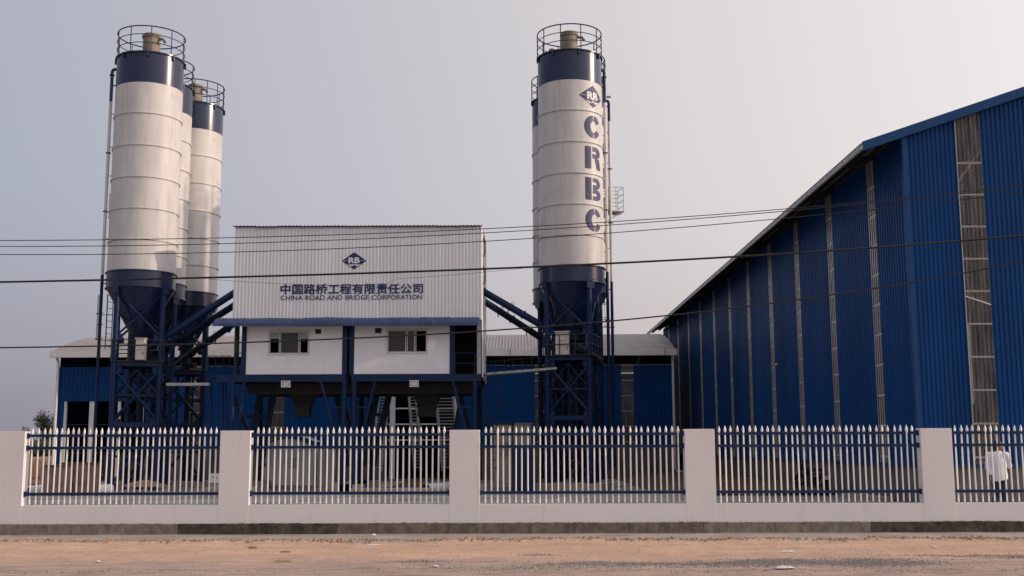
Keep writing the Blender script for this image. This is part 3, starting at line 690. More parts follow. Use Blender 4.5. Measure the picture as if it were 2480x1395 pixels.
# electrical cabinets on the silo decks
def cabinet(label, c, w, d, h, rz=0):
    t = thing('electrical_cabinet', label, 'cabinet', c, rz)
    o = MB().box((0, 0, h / 2), (w, d, h)).build('case', 'cream', t, smooth=False); bv = o.modifiers.new('b', 'BEVEL'); bv.width = .015
    MB().box((0, 0, h + .02), (w + .08, d + .08, .04)).build('cap', 'cream', t)
    MB().box((0, -d / 2 - .012, h * .74), (w * .55, .024, h * .22)).build('meter_window', 'cream', t)
    MB().box((0, -d / 2 - .008, h * .47), (w * .96, .016, .03)).build('door_seam', 'galv', t)
    MB().box((w * .38, -d / 2 - .015, h * .3), (.03, .03, .12)).build('handle', 'dark_steel', t)
cabinet('cream electrical cabinet on the deck of the nearest left silo', (-17.0, 50.15, 5.53), .40, .35, .95)
cabinet('cream electrical cabinet on the deck of the front stencilled silo', (2.05, 51.2, 5.77), .62, .4, 1.05, R(-8))

# ------------------------------------------------------------------ batching plant building
YP = 50.0
def q(px, py, Y=YP): return P(px, py, Y)
XA, XB = q(567, 660).x, q(1167, 660).x
ZTOP, ZLOW = q(860, 549).z, q(860, 776).z
D0, D1 = q(860, 924).z, q(860, 907).z           # deck beam
bp_ = thing('batching_plant', 'white ribbed concrete batching plant on blue steel legs with blue awning and two offices', 'plant building', ((XA + XB) / 2, YP, -.4))
B0 = ((XA + XB) / 2, YP, -.4)
n = 12; ww = (XB - XA) / n
for i in range(n):
    MB().corr((XA + ww * i, YP + random.uniform(-.004, .004), 0), (1, 0, 0), (0, -1, 0), ww + .003, ZLOW + random.uniform(-.015, .015), ZTOP, .156, .028).build('cladding_sheet', 'clad_white', bp_, B0, smooth=False)
for i in range(6):
    MB().corr((XB, YP + i, 0), (0, 1, 0), (1, 0, 0), 1.003, D1 - .1, ZTOP, .156, .028).build('cladding_sheet', 'clad_white', bp_, B0, smooth=False)
    MB().corr((XA, YP + i, 0), (0, 1, 0), (-1, 0, 0), 1.003, ZLOW, ZTOP, .156, .028).build('cladding_sheet', 'clad_white', bp_, B0, smooth=False)
MB().bb((XA, YP + 5.95, D1), (XB, YP + 6, ZTOP)).build('back_cladding', 'clad_white', bp_, B0)
n = 11; ww = (XB - XA + .12) / n
for i in range(n):       # slightly wavy roof sheets with dark edge
    mb = MB(); m_ = 24; vs = []; fs = []; dz = random.uniform(-.012, .02)
    for k in range(m_ + 1):
        X = XA - .1 + ww * (i + k / m_); z = ZTOP + .03 + dz + .018 * math.cos(k * math.pi / 2) - .004 * (i - 5) * 0
        for yy, zz in ((YP - .12, z - .05), (YP - .12, z), (YP + 6.1, z + .25)): vs.append((X, yy, zz))
    for k in range(m_):
        for j in range(2): fs.append((k * 3 + j, k * 3 + j + 1, k * 3 + 4 + j, k * 3 + 3 + j))
    mb.add(vs, fs).build('roof_sheet', 'dark_steel', bp_, B0, smooth=False)
for z in (10.8, 9.5): MB().tube([(XB + .04, YP + .5, z + .3), (XB + .14, YP + .4, z), (XB + .12, YP + .4, z - .5), (XB + .03, YP + .4, z - .55)], .03, 6).build('vent_hose', 'dark_steel', bp_, B0)
# emblem and lettering
cx_, cz_ = q(858, 632).x, q(858, 632).z
for m_, vs, fs, lift in logo(q(888, 632).x - cx_, cz_ - q(858, 653).z):
    MB().add([(cx_ + u, YP - .032 - .004 * lift, cz_ + v) for u, v in vs], fs).build('emblem', m_, bp_, B0, smooth=False)
def line(txt, x0, x1, ytop, ybot, off, mname):
    a = q(x0, (ytop + ybot) / 2); b = q(x1, (ytop + ybot) / 2); zt = q((x0 + x1) / 2, ytop).z; zb = q((x0 + x1) / 2, ybot).z
    vs, fs, tw, th = text_mesh(txt, 1.0, 0); kx = (b.x - a.x) / tw; kz = (zt - zb) / th; mb = MB()
    for k_, (dx, dz) in enumerate([(0, 0), (off, 0), (-off, 0), (0, off), (0, -off)] if off else [(0, 0)]):
        mb.add([((a.x + b.x) / 2 + v.x * kx + dx, YP - .033 - .0012 * k_, (zt + zb) / 2 + v.y * kz + (v.x * kx) * .002 + dz) for v in vs], fs)
    mb.build('lettering', mname, bp_, B0, smooth=False)
line('中国路桥工程有限责任公司', 680, 1024, 688, 712, .014, 'letter_blue')
line('CHINA ROAD AND BRIDGE CORPORATION', 680, 1023, 715, 726, .0025, 'letter_blue')
# awning
n = 9; x0, x1 = q(527, 780).x, q(1160, 780).x; ww = (x1 - x0) / n
for i in range(n):
    mb = MB(); m_ = 32; vs = []; fs = []; dz = random.uniform(-.02, .02)
    for k in range(m_ + 1):
        X = x0 + ww * (i + k / m_) + (.02 if k == m_ else 0); w_ = .022 * abs(math.sin(k * math.pi / 4)) + dz + .012 * math.sin(X * 2.1)
        for yy, zz in ((YP - .03, 7.40), (YP - .45, 7.30), (YP - .85, 7.08), (YP - .90, 6.94)): vs.append((X, yy, zz + w_ - .012))
    for k in range(m_):
        for j in range(3): fs.append((k * 4 + j, k * 4 + 4 + j, k * 4 + 5 + j, k * 4 + 1 + j))
    mb.add(vs, fs).build('awning_sheet', 'canopy_blue', bp_, B0, angle=25)
MB().bb((x0 + .05, YP - .82, 6.98), (x1 - .05, YP - .76, 7.04)).build('awning_batten', 'dark_steel', bp_, B0)
MB().bb((x0 + .05, YP - .78, 7.045), (x1 - .05, YP - .05, 7.075)).build('awning_soffit', 'galv', bp_, B0)
# offices
CABS = [(q(597, 850).x, q(829, 850).x), (q(858, 850).x, q(1089, 850).x)]
ZC0, ZC1 = D1 + .02, 7.02
WIN = [(652, 748, 803, 857), (938, 1034, 800, 855)]
VENT = [(763, 778, 797, 809), (908, 924, 795, 808)]
for i, (a, b) in enumerate(CABS):
    wx0, wx1 = q(WIN[i][0], 830).x, q(WIN[i][1], 830).x; wz1, wz0 = q(700, WIN[i][2]).z, q(700, WIN[i][3]).z
    vx0, vx1 = q(VENT[i][0], 803).x, q(VENT[i][1], 803).x; vz1, vz0 = q(700, VENT[i][2]).z, q(700, VENT[i][3]).z
    yf = YP - .02; rects = []
    xsb = sorted([a, b, wx0, wx1, vx0, vx1]); zsb = sorted([ZC0, ZC1, wz0, wz1, vz0, vz1]); mb = MB()
    for k in range(5):
        for j in range(5):
            mx_, mz_ = (xsb[k] + xsb[k + 1]) / 2, (zsb[j] + zsb[j + 1]) / 2
            if wx0 < mx_ < wx1 and wz0 < mz_ < wz1: continue
            if vx0 < mx_ < vx1 and vz0 < mz_ < vz1: continue
            mb.bb((xsb[k], yf, zsb[j]), (xsb[k + 1], yf + .12, zsb[j + 1]))
    bmx = bmesh.new(); o = mb.build('office_wall', 'cabin_white', bp_, B0, smooth=False)
    bmx.from_mesh(o.data); bmesh.ops.remove_doubles(bmx, verts=bmx.verts, dist=.0005)
    bmesh.ops.delete(bmx, geom=[f for f in bmx.faces if not f.is_valid], context='FACES')
    seen = {}
    for f in bmx.faces: seen.setdefault(tuple(round(c, 3) for c in f.calc_center_median()), []).append(f)
    bmesh.ops.delete(bmx, geom=[f for fl in seen.values() if len(fl) > 1 for f in fl], context='FACES'); bmx.to_mesh(o.data); bmx.free()
    MB().bb((a, yf + .12, ZC0), (a + .06, YP + 2.4, ZC1)).build('office_side', 'dark_blue', bp_, B0)
    MB().bb((b - .06, yf + .12, ZC0), (b, YP + 2.4, ZC1)).build('office_side', 'dark_blue', bp_, B0)
    MB().bb((a + .06, YP + 2.3, ZC0), (b - .06, YP + 2.4, ZC1)).build('office_back', 'dark_steel', bp_, B0)
    for X, w_ in ((a - .11, .21), (b + .12, .22)): MB().bb((X - w_ / 2, YP - .06, D1), (X + w_ / 2, YP + .2, 7.05)).build('office_post', 'steel_blue', bp_, B0)
    MB().bb((vx0 + .01, yf + .05, vz0 + .01), (vx1 - .01, yf + .10, vz1 - .01)).build('vent_grille', 'dark_steel', bp_, B0)
    wn = MB(); fr = .06
    wn.bb((wx0 - .05, yf - .03, wz0 - .05), (wx1 + .05, yf - .002, wz0 + .02)).bb((wx0 - .05, yf - .03, wz1 - .02), (wx1 + .05, yf - .002, wz1 + .05))
    wn.bb((wx0 - .05, yf - .03, wz0 + .02), (wx0 + .02, yf - .002, wz1 - .02)).bb((wx1 - .02, yf - .03, wz0 + .02), (wx1 + .05, yf - .002, wz1 - .02))
    win = wn.build('window', 'window_frame', bp_, B0); ws = wx1 - wx0
    panes = [(0, .27, 0), (.27, .76, 1), (.76, 1, 0)] if i == 0 else [(0, .48, 1), (.48, .70, 1), (.70, 1, 0)]
    for f0, f1, sh in panes:
        p0, p1 = wx0 + ws * f0 + .02, wx0 + ws * f1 - .01
        fr_ = MB(); fr_.bb((p0, yf + .02, wz0 + .02), (p1, yf + .05, wz0 + .05)).bb((p0, yf + .02, wz1 - .05), (p1, yf + .05, wz1 - .02)).bb((p0, yf + .02, wz0 + .05), (p0 + .035, yf + .05, wz1 - .05)).bb((p1 - .035, yf + .02, wz0 + .05), (p1, yf + .05, wz1 - .05))
        fr_.build('sash', 'window_frame', win, B0)
        if sh:
            g = MB().bb((p0 + .035, yf + .033, wz0 + .05), (p1 - .035, yf + .039, wz1 - .05)).build('pane', 'window_glass', win, B0)
        elif i == 0:
            MB().bb((p0 + .035, yf + .06, wz0 + (wz1 - wz0) * .68), (p1 - .035, yf + .07, wz1 - .05)).build('blind', 'galv', win, B0)
# deck and steelwork
def pbox(nm, a, b, m_='steel_blue'): return MB().bb(a, b).build(nm, m_, bp_, B0)
def pbeam(nm, a, b, w, h=None, m_='steel_blue'): return MB().beam(a, b, w, h).build(nm, m_, bp_, B0)
pbox('deck_beam', (q(525, 915).x, YP - .10, D0), (q(838, 915).x, YP + .10, D1)); pbox('deck_beam', (q(851, 915).x, YP - .10, D0), (q(1165, 915).x, YP + .10, D1))
pbox('deck_beam', (q(525, 915).x, YP + 5.5, D0), (q(1165, 915).x, YP + 5.7, D1))
pbox('deck_plate', (q(525, 915).x, YP + .10, D1 - .06), (q(1165, 915).x, YP + 5.5, D1 - .02), 'dark_steel')
for px in (560, 700, 838, 995, 1155):
    X = q(px, 915).x; pbox('cross_beam', (X - .08, YP + .11, D0 - .02), (X + .08, YP + 5.49, D1 - .07), 'dark_blue')
GZ = -.05
for px, w_ in ((562, .24), (833, .26), (857, .26), (1150, .26)):
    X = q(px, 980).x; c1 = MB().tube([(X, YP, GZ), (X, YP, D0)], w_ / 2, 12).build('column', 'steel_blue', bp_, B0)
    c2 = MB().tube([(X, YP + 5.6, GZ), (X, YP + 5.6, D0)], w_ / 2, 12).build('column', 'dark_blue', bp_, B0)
    MB().box((X, YP, GZ - .17), (1.0, 1.0, .42)).build('column_footing', 'concrete', c1, B0)
    MB().box((X, YP + 5.6, GZ - .17), (1.0, 1.0, .42)).build('column_footing', 'concrete', c2, B0)
for (xa, ya), (xb, yb) in (((777, 925), (829, 1120)), ((908, 925), (862, 1120)), ((1097, 925), (1145, 1120)), ((592, 925), (566, 1120))):
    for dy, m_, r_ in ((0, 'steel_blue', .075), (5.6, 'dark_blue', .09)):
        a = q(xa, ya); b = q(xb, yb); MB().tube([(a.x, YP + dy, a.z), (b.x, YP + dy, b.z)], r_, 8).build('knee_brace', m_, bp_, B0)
for (xa, xb, yy) in ((797, 833, 987), (857, 890, 987), (1112, 1150, 987), (562, 585, 988)):
    a = q(xa, yy); b = q(xb, yy); MB().tube([a, b], .05, 8).build('tie', 'steel_blue', bp_, B0)
for (xa, ya), (xb, yb) in (((630, 950), (598, 1130)), ((664, 952), (632, 1130)), ((560, 950), (640, 1130)), ((915, 952), (880, 1130)), ((945, 952), (905, 1130)), ((815, 950), (842, 1130)), ((1120, 950), (1085, 1130))):
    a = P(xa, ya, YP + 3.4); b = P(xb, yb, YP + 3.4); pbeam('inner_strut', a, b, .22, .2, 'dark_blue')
for (xa, xb, yy) in ((600, 655, 1008), (888, 940, 1004)):
    pbeam('inner_tie', P(xa, yy, YP + 3.4), P(xb, yy, YP + 3.4), .16, .16, 'dark_blue')
pbox('mixer_channel', (q(585, 940).x, YP + 1.2, q(700, 951).z), (q(1140, 940).x, YP + 1.5, D0 - .02), 'dark_steel')
pbox('mixer_channel', (q(585, 940).x, YP + 4.2, q(700, 951).z), (q(1140, 940).x, YP + 4.5, D0 - .02), 'dark_steel')
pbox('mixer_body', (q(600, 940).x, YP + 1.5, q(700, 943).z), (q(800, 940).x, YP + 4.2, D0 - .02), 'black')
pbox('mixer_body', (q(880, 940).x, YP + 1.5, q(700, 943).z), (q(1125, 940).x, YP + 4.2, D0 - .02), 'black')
for (pa, pb, pc, pd, yt, ym, yb) in ((703, 770, 719, 753, 950, 983, 1009), (1002, 1068, 1013, 1056, 950, 985, 1010)):
    Yh = YP + 2.7; a, b = P(pa, yt, Yh), P(pb, yt, Yh); c, d = P(pc, ym, Yh), P(pd, ym, Yh); zb = P(pa, yb, Yh).z; hw, lw = (b.x - a.x) / 2, (d.x - c.x) / 2; cx = (a.x + b.x) / 2
    vs = [(cx + sx_ * w_, Yh + sy * w_, z_) for w_, z_ in ((hw, a.z), (lw, c.z), (lw * .93, zb)) for sx_, sy in ((-1, -1), (1, -1), (1, 1), (-1, 1))]
    fs = [(k * 4 + j, k * 4 + (j + 1) % 4, k * 4 + 4 + (j + 1) % 4, k * 4 + 4 + j) for k in range(2) for j in range(4)]
    dh = MB().add(vs, fs).build('discharge_hopper', 'dark_steel', bp_, B0, smooth=False)
    MB().box((cx, Yh, c.z), (lw * 2 + .14, lw * 2 + .14, .08)).build('hopper_flange', 'dark_steel', dh, B0)
# open bays at both ends of the deck with guard rails and pipes
for px in (571, 1160): X = q(px, 850).x; pbox('corner_post', (X - .09, YP + .05, D1), (X + .09, YP + .25, ZLOW + .1), 'galv' if px > 1000 else 'dark_steel')
for xa, xb in ((572, 590), (1102, 1150)):
    for yy in (855, 880): MB().tube([q(xa, yy, YP - .02), q(xb, yy, YP - .02)], .025, 6).build('guard_rail', 'steel_blue', bp_, B0)
    for xx in (xa, xb): MB().tube([q(xx, 855, YP - .02), q(xx, 907, YP - .02)], .025, 6).build('guard_post', 'steel_blue', bp_, B0)
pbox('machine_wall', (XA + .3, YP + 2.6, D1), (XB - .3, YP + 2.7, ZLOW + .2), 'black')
def ladder(px0, px1, yt, yb, Y, Yb=None, m_='dark_blue', n=14):
    Yb = Yb or Y
    a0, a1, b0, b1 = P(px0, yt, Y), P(px1, yt, Y), P(px0, yb, Yb), P(px1, yb, Yb)
    for a, b in ((a0, b0), (a1, b1)): lr_ = MB().beam(a, b, .05, .09).build('ladder_rail', m_, bp_, B0)
    for k in range(1, n): MB().beam(a0.lerp(b0, k / n), a1.lerp(b1, k / n), .05, .025).build('ladder_rung', m_, lr_, B0)
ladder(1174, 1204, 905, 1150, 50.6)
ladder(512, 540, 915, 1150, 51.2, 50.0, n=16)
for px in (508, 545): 
    MB().tube([P(px, 880, 51.2), P(px + 8, 1120, 50.0)], .025, 6).build('stair_handrail', 'dark_blue', bp_, B0)
for px in (505, 522, 540, 556): MB().tube([q(px, 862, YP + .5), q(px, 905, YP + .5)], .02, 6).build('guard_post', 'dark_blue', bp_, B0)
for yy in (862, 884): MB().tube([q(505, yy, YP + .5), q(560, yy, YP + .5)], .02, 6).build('guard_rail', 'dark_blue', bp_, B0)
pbox('side_deck', (q(505, 908).x, YP + .15, D1 - .12), (q(562, 908).x, YP + 2.5, D1 - .05), 'dark_blue')
MB().tube([P(1206, 975, 50.6), P(1244, 975, 50.6), P(1244, 1025, 50.6)], .025, 6).build('guard_rail', 'dark_blue', bp_, B0)
pbox('ladder_landing', (P(1172, 1025, 50.6).x, 50.2, P(1172, 1028, 50.6).z), (P(1246, 1025, 50.6).x, 51.4, P(1172, 1024, 50.6).z), 'dark_blue')
for px in (1176, 1242): X = P(px, 1100, 50.6).x; pbeam('landing_leg', (X, 50.6, -.4), (X, 50.6, P(px, 1028, 50.6).z), .07, .07, 'dark_blue')

for i, (px, py) in enumerate(((692, 930), (1003, 929))):
    c = q(px, py, YP - .16); t = thing('floodlight', ('square white floodlight hung under the left office', 'square white floodlight hung under the right office')[i], 'floodlight', c, group='floodlights under the offices')
    mb = MB(); w, h = .40, .29
    mb.bb((-w / 2, -.05, -h / 2), (w / 2, .05, -h / 2 + .035)).bb((-w / 2, -.05, h / 2 - .035), (w / 2, .05, h / 2)).bb((-w / 2, -.05, -h / 2 + .035), (-w / 2 + .035, .05, h / 2 - .035)).bb((w / 2 - .035, -.05, -h / 2 + .035), (w / 2, .05, h / 2 - .035))
    mb.build('frame', 'white_metal', t); MB().bb((-w / 2 + .035, .01, -h / 2 + .035), (w / 2 - .035, .05, h / 2 - .035)).build('housing', 'dark_steel', t)
    MB().bb((-.14, -.03, -.09), (.14, .01, .09)).build('lens', 'aluminium', t); MB().box((0, .03, h / 2 + .06), (.06, .04, .16)).build('bracket', 'dark_steel', t)

# screw conveyors from the silos up into the plant
def conveyor(label, a, b, r=.165, m_='steel_blue'):
    a, b = Vector(a), Vector(b); t = thing('screw_conveyor', label, 'conveyor', a, group='screw conveyors between silos and plant'); d = b - a; n = d.normalized(); up = Vector((0, 0, 1)) - n * n.z; up.normalize()
    MB().tube([(0, 0, 0), d], r, 16).build('tube', m_, t)
    ln = d.length; k = 1.1
    while k < ln:
        p = n * k; MB().tube([p - n * .03, p + n * .03], r + .05, 16).build('flange', m_, t); k += 2.2
    k = .6
    while k < ln:
        p = n * k; MB().box(p - up * (r + .06), (.05, .16, .14)).build('hanger', 'dark_steel', t); e_ = MB().ring(.06, 0, .014, 10, 5).build('lifting_eye', 'dark_steel', t); e_.location = p + up * (r + .05); e_.rotation_euler = (R(90), 0, 0); k += 1.7
    gb = MB().tube([-n * .55, n * .02], r * .8, 12).build('gearbox', 'dark_steel', t); MB().tube([-n * 1.0, -n * .5], r * .62, 12).build('motor', 'dark_steel', gb)
conveyor('upper blue screw conveyor rising from nearest left silo to the plant', P(330, 862, 51), P(566, 708, 51.8) + Vector((.15, 0, .05)))
conveyor('middle dark screw conveyor rising from the squeezed left silo to the plant', P(395, 850, 56), P(566, 738, 53.5) + Vector((.15, 0, .05)), m_='dark_blue')
conveyor('lowest dark screw conveyor passing under the awning end at left', P(445, 868, 58), P(575, 778, 52.9), m_='dark_blue')
conveyor('upper blue screw conveyor from the front stencilled silo to the plant', P(1415, 848, 52), P(1168, 700, 52.2) - Vector((.15, 0, 0)))
conveyor('lower dark screw conveyor behind, right side of the plant', P(1372, 858, 55.6), P(1168, 722, 54.2) - Vector((.15, 0, 0)), m_='dark_blue')

# trays and walkway between plant and silo towers
t = tag(MB().bb(P(402, 934, 50.2), P(512, 928, 50.6)).build('cable_tray', 'galv', None, P(457, 931, 50.4)), 'thin pale cable tray between left silo tower and plant deck', 'cable tray'); t.location = P(457, 931, 50.4)
wk = thing('walkway', 'pale inclined walkway plank with railing between plant and front stencilled silo', 'walkway', P(1240, 905, 51.5)); W_ = P(1240, 905, 51.5)
MB().beam(P(1172, 907, 51.5), P(1348, 893, 51.5), .8, .10).build('plank', 'galv', wk, W_)
for k in range(6):
    px = 1178 + k * 22; MB().tube([P(px, 905 - k * 1.7, 51.1), P(px, 876 - k * 1.7, 51.1)], .02, 6).build('post', 'dark_blue', wk, W_)
MB().tube([P(1174, 877, 51.1), P(1300, 866, 51.1)], .02, 6).build('handrail', 'dark_blue', wk, W_)

# ================================================================== THINGS IN THE YARD
def rough_box(name, mname, parent, c, d, rz=0, bev=.02, org=None):
    o = MB().box(c, d, rz).build(name, mname, parent, org, smooth=False); b = o.modifiers.new('b', 'BEVEL'); b.width = bev; b.segments = 2; return o
# rusty pink bins at the left
for i, (px0, px1, yb, Yd) in enumerate(((119, 158, 1186, 45.0), (160, 228, 1183, 46.2))):
    a, b = P(px0, yb, Yd), P(px1, yb, Yd); w = b.x - a.x; h = 1.30 + .1 * i; z = zg(a.x, Yd)
    t = thing('steel_bin', ('narrower rusty pink steel bin nearest the left wall pillar', 'wider rusty pink steel bin beside the shed doorway')[i], 'bin', ((a.x + b.x) / 2, Yd, z), R(-6 + 5 * i))
    rough_box('body', 'pink_steel', t, (0, 0, h / 2), (w, 1.0, h - .02))
    MB().box((0, 0, h), (w + .08, 1.08, .07)).build('rim', 'rust', t)
    for k in (-1, 0, 1): MB().box((k * w * .33, -.52, h * .5), (.07, .05, h * .92)).build('rib', 'pink_steel', t)
    MB().box((0, -.525, h * .45), (w * .96, .03, .06)).build('rib', 'pink_steel', t)
# white pipes lying about
for lb, a, b, r in (('short white pipe lying behind the bins at far left', (60, 1172, 47), (105, 1165, 50), .22), ('white pipe lying by the left silo footing', (236, 1172, 48.2), (272, 1166, 48.6), .24), ('grey white pipe lying under the plant beside the third pillar', (1030, 1172, 49), (1092, 1166, 51), .22)):
    A, B = P(*a), P(*b); A.z = zg(A.x, A.y) + r; B.z = zg(B.x, B.y) + r
    t = thing('pipe_length', lb, 'pipe', A); t_ = (B - A); n_ = t_.normalized()
    MB().tube([(0, 0, 0), t_], r, 18, caps=False).build('barrel', 'white_metal', t); MB().tube([-n_ * .02, n_ * .1], r + .03, 18, caps=False).build('collar', 'white_metal', t); MB().tube([n_ * .03, t_ - n_ * .02], r - .03, 18, caps=False).build('bore', 'dark_steel', t)
# white tank with domed lid under the plant
a, b = P(641, 1170, 57.0), P(762, 1170, 57.0); t = thing('water_tank', 'rust streaked white tank with shallow domed lid under the left office', 'tank', ((a.x + b.x) / 2, 57.0, -.4)); w = b.x - a.x
mb = MB(); hw = w / 2; n = 10
prof = [(-hw, .15), (-hw, 2.05)] + [(-hw + w * k / n, 2.05 + .38 * math.sin(math.pi * k / n)) for k in range(1, n)] + [(hw, 2.05), (hw, .15)]; m_ = len(prof)
mb.add([(x_, y_, z_) for y_ in (-.8, .8) for x_, z_ in prof], [tuple(range(m_)), tuple(range(2 * m_ - 1, m_ - 1, -1))] + [(k, m_ + k, m_ + (k + 1) % m_, (k + 1) % m_) for k in range(m_)]); mb.build('shell', 'tank_white', t, smooth=False)
for k in range(1, 4): MB().box((-hw + w * k / 4, -.81, 1.1), (.03, .03, 1.9)).build('seam', 'tank_white', t)
MB().box((.35, -.84, 1.25), (.42, .06, .5)).build('panel', 'galv', t); MB().box((0, 0, .07), (w + .3, 1.9, .16)).build('plinth', 'concrete', t)
lid = MB(); lid.add([(x_ * 1.12, y_, 2.20 + .42 * math.cos(x_ / hw * 1.5) + .06) for y_ in (-1.0, 1.0) for x_ in seg(-hw, hw, 10)], [(k, k + 1, 12 + k, 11 + k) for k in range(10)]); lid.build('lid', 'galv', t)
t = thing('site_cupboard', 'grey sheet metal cupboard beside the white tank under the plant', 'cupboard', P(790, 1172, 57.4)); t.location.z = -.4
rough_box('body', 'tank_white', t, (0, 0, .95), (.75, .8, 1.9)); MB().box((0, -.41, .95), (.03, .03, 1.8)).build('door_seam', 'dark_steel', t); MB().box((.1, -.42, 1.0), (.05, .04, .15)).build('handle', 'dark_steel', t)
# blue and cream plant cabinets to the right of the plant
a, b = P(1243, 1180, 50.5), P(1292, 1180, 50.5)
t = thing('blue_container', 'dark blue upright steel container right of the plant ladder', 'container', ((a.x + b.x) / 2, 50.5, -.4)); w = b.x - a.x
rough_box('body', 'steel_blue', t, (0, 0, 1.05), (w, 1.2, 2.1)); MB().box((0, -.61, 1.05), (.03, .03, 2.0)).build('door_seam', 'dark_blue', t)
for s in (-1, 1): MB().tube([(s * .1, -.63, .4), (s * .1, -.63, 1.7)], .015, 6).build('lock_bar', 'dark_blue', t)
a, b = P(1196, 1180, 57), P(1287, 1180, 57)
t = thing('cream_cabin', 'cream coloured cabin behind the blue container', 'cabin', ((a.x + b.x) / 2, 57, -.4)); w = b.x - a.x; h = P(1240, 1028, 57).z + .4
rough_box('body', 'cream', t, (0, 0, h / 2), (w, 1.6, h)); MB().box((0, 0, h + .03), (w + .15, 1.75, .07)).build('roof', 'galv', t); MB().box((-.3, -.81, h * .6), (.6, .04, .7)).build('hatch', 'galv', t)
for k in range(4): MB().box((w * (-.35 + .23 * k), -.815, h * .5), (.03, .03, h * .95)).build('rib', 'cream', t)
# white grille stairs glimpsed in the shed doorway
for lb, (xt, yt), (xb, yb), w_, Yd in (('pale metal stair flight seen below the right hopper, leaning right', (1074, 950), (1092, 1140), .95, 62.0), ('pale metal stair flight seen left of the right hopper', (997, 955), (1012, 1140), .40, 62.5), ('pale lattice stair flight seen beside the central columns', (932, 955), (912, 1140), .55, 62.5)):
    A, B = P(xt, yt, Yd + 1.2), P(xb, yb, Yd - 1.0); t = thing('stair_flight', lb, 'stairs', (B.x, B.y, B.z))
    A -= B; n = 24
    for s in (-1, 1):
        o_ = Vector((s * w_ / 2, 0, 0)); MB().beam(o_, A + o_, .05, .18).build('stringer', 'galv', t); MB().tube([o_ + Vector((0, 0, .9)), A + o_ + Vector((0, 0, .9))], .02, 6).build('handrail', 'galv', t)
        for k in range(0, n + 1, 4): p = A * (k / n) + o_; MB().tube([p, p + Vector((0, 0, .9))], .016, 6).build('baluster', 'galv', t)
    for k in range(1, n): MB().box(A * (k / n), (w_ - .06, .24, .05)).build('tread', 'galv', t)
# small white notice board
c = P(520, 1162, 44); t = thing('notice_board', 'small white board with dark scribble behind the second pillar', 'board', (c.x, 44, zg(c.x, 44)))
MB().box((0, 0, .78), (.42, .03, .36)).build('board', 'paper', t); MB().box((0, 0, .32), (.05, .03, .64)).build('stake', 'bark', t); MB().box((.02, -.02, .80), (.20, .006, .03), 0, 0, R(8)).build('writing', 'letter_blue', t)
# heaps and kerbs under the plant
def lump(name, lb, cat, c, d, m_, seed):
    random.seed(seed); mb = MB(); n = 16; k = 9; vs = []; fs = []
    for j in range(k + 1):
        r = 1 - j / k
        for i in range(n):
            a = 2 * math.pi * i / n; w_ = 1 + random.uniform(-.16, .16)
            vs.append((d[0] * r * w_ * math.cos(a) / 2, d[1] * r * w_ * math.sin(a) / 2, d[2] * (1 - r ** 1.6) * random.uniform(.85, 1.1)))
    for j in range(k):
        for i in range(n): fs.append((j * n + i, j * n + (i + 1) % n, (j + 1) * n + (i + 1) % n, (j + 1) * n + i))
    o = mb.add(vs, fs).build(name, m_, None, angle=80); o.location = c; return tag(o, lb, cat)
lump('spoil_heap', 'low brown spoil heap under the right-hand office', 'heap', (P(1010, 1180, 52).x, 52, -.42), (3.2, 2.0, .55), 'yard_dirt', 3)
lump('debris_heap', 'low heap of grey debris on the left silo footing', 'heap', (P(350, 1165, 49.2).x, 49.2, -.05), (2.2, .8, .28), 'clod', 4)
lump('sand_heap', 'tan sand heap beyond the bins at the far left edge', 'heap', (P(40, 1150, 62).x, 62, -.5), (9.0, 5.0, 1.6), 'soil_far', 5)
t = rough_box('concrete_block', 'concrete', None, (0, 0, .2), (2.0, .5, .5)); t.location = (P(560, 1180, 46).x, 46, -.42); tag(t, 'long concrete block on the ground behind the second pillar', 'block')
t = rough_box('loading_kerb', 'concrete', None, (0, 0, .1), (3.4, .7, .45)); t.location = (P(950, 1188, 47).x, 47, -.4); tag(t, 'low concrete kerb in front of the central plant columns', 'kerb')

# ------------------------------------------------------------------ parked motorcycle by the warehouse wall
Ym = 37.5; c0 = P(1940, 1180, Ym)
mc = thing('motorcycle', 'black motorcycle parked against the concrete base of the warehouse', 'motorcycle', (P(1966, 1180, Ym).x, Ym, zg(9, Ym) + .02), R(-72))
def wheel(nm, x):
    w = MB().ring(.27, 0, .055, 28, 8).build(nm, 'rubber', mc); w.location = (x, 0, .32); w.rotation_euler = (R(90), 0, 0)
    MB().ring(.215, 0, .02, 24, 6).build('rim', 'dark_steel', w); MB().lathe([(.05, -.06), (.05, .06)], 10, cap0=True, cap1=True).build('hub', 'dark_steel', w)
    for k in range(8): a = k * math.pi / 4; MB().tube([(0, 0, 0), (.21 * math.cos(a), .21 * math.sin(a), 0)], .006, 4).build('spoke', 'dark_steel', w)
wheel('wheel', -.62); wheel('wheel', .62)
for s in (-1, 1): MB().tube([(-.62, s * .08, .32), (-.44, s * .08, .86)], .022, 8).build('fork', 'dark_steel', mc); MB().tube([(.62, s * .10, .34), (.42, s * .12, .74)], .024, 8).build('shock_absorber', 'dark_steel', mc)
MB().ball((-.18, 0, .80), (.28, .14, .12)).build('fuel_tank', 'black', mc); MB().ball((.34, 0, .82), (.42, .13, .07)).build('seat', 'rubber', mc)
MB().box((-.02, 0, .42), (.34, .22, .30)).tube([(-.16, 0, .45), (-.30, 0, .62)], .09, 10).build('engine', 'dark_steel', mc); MB().tube([(-.1, -.13, .36), (.2, -.15, .24), (.85, -.16, .34)], .04, 8).build('exhaust', 'dark_steel', mc)
MB().tube([(-.36, -.36, 1.04), (-.42, -.18, 1.0), (-.46, 0, .96), (-.42, .18, 1.0), (-.36, .36, 1.04)], .014, 6).build('handlebar', 'dark_steel', mc)
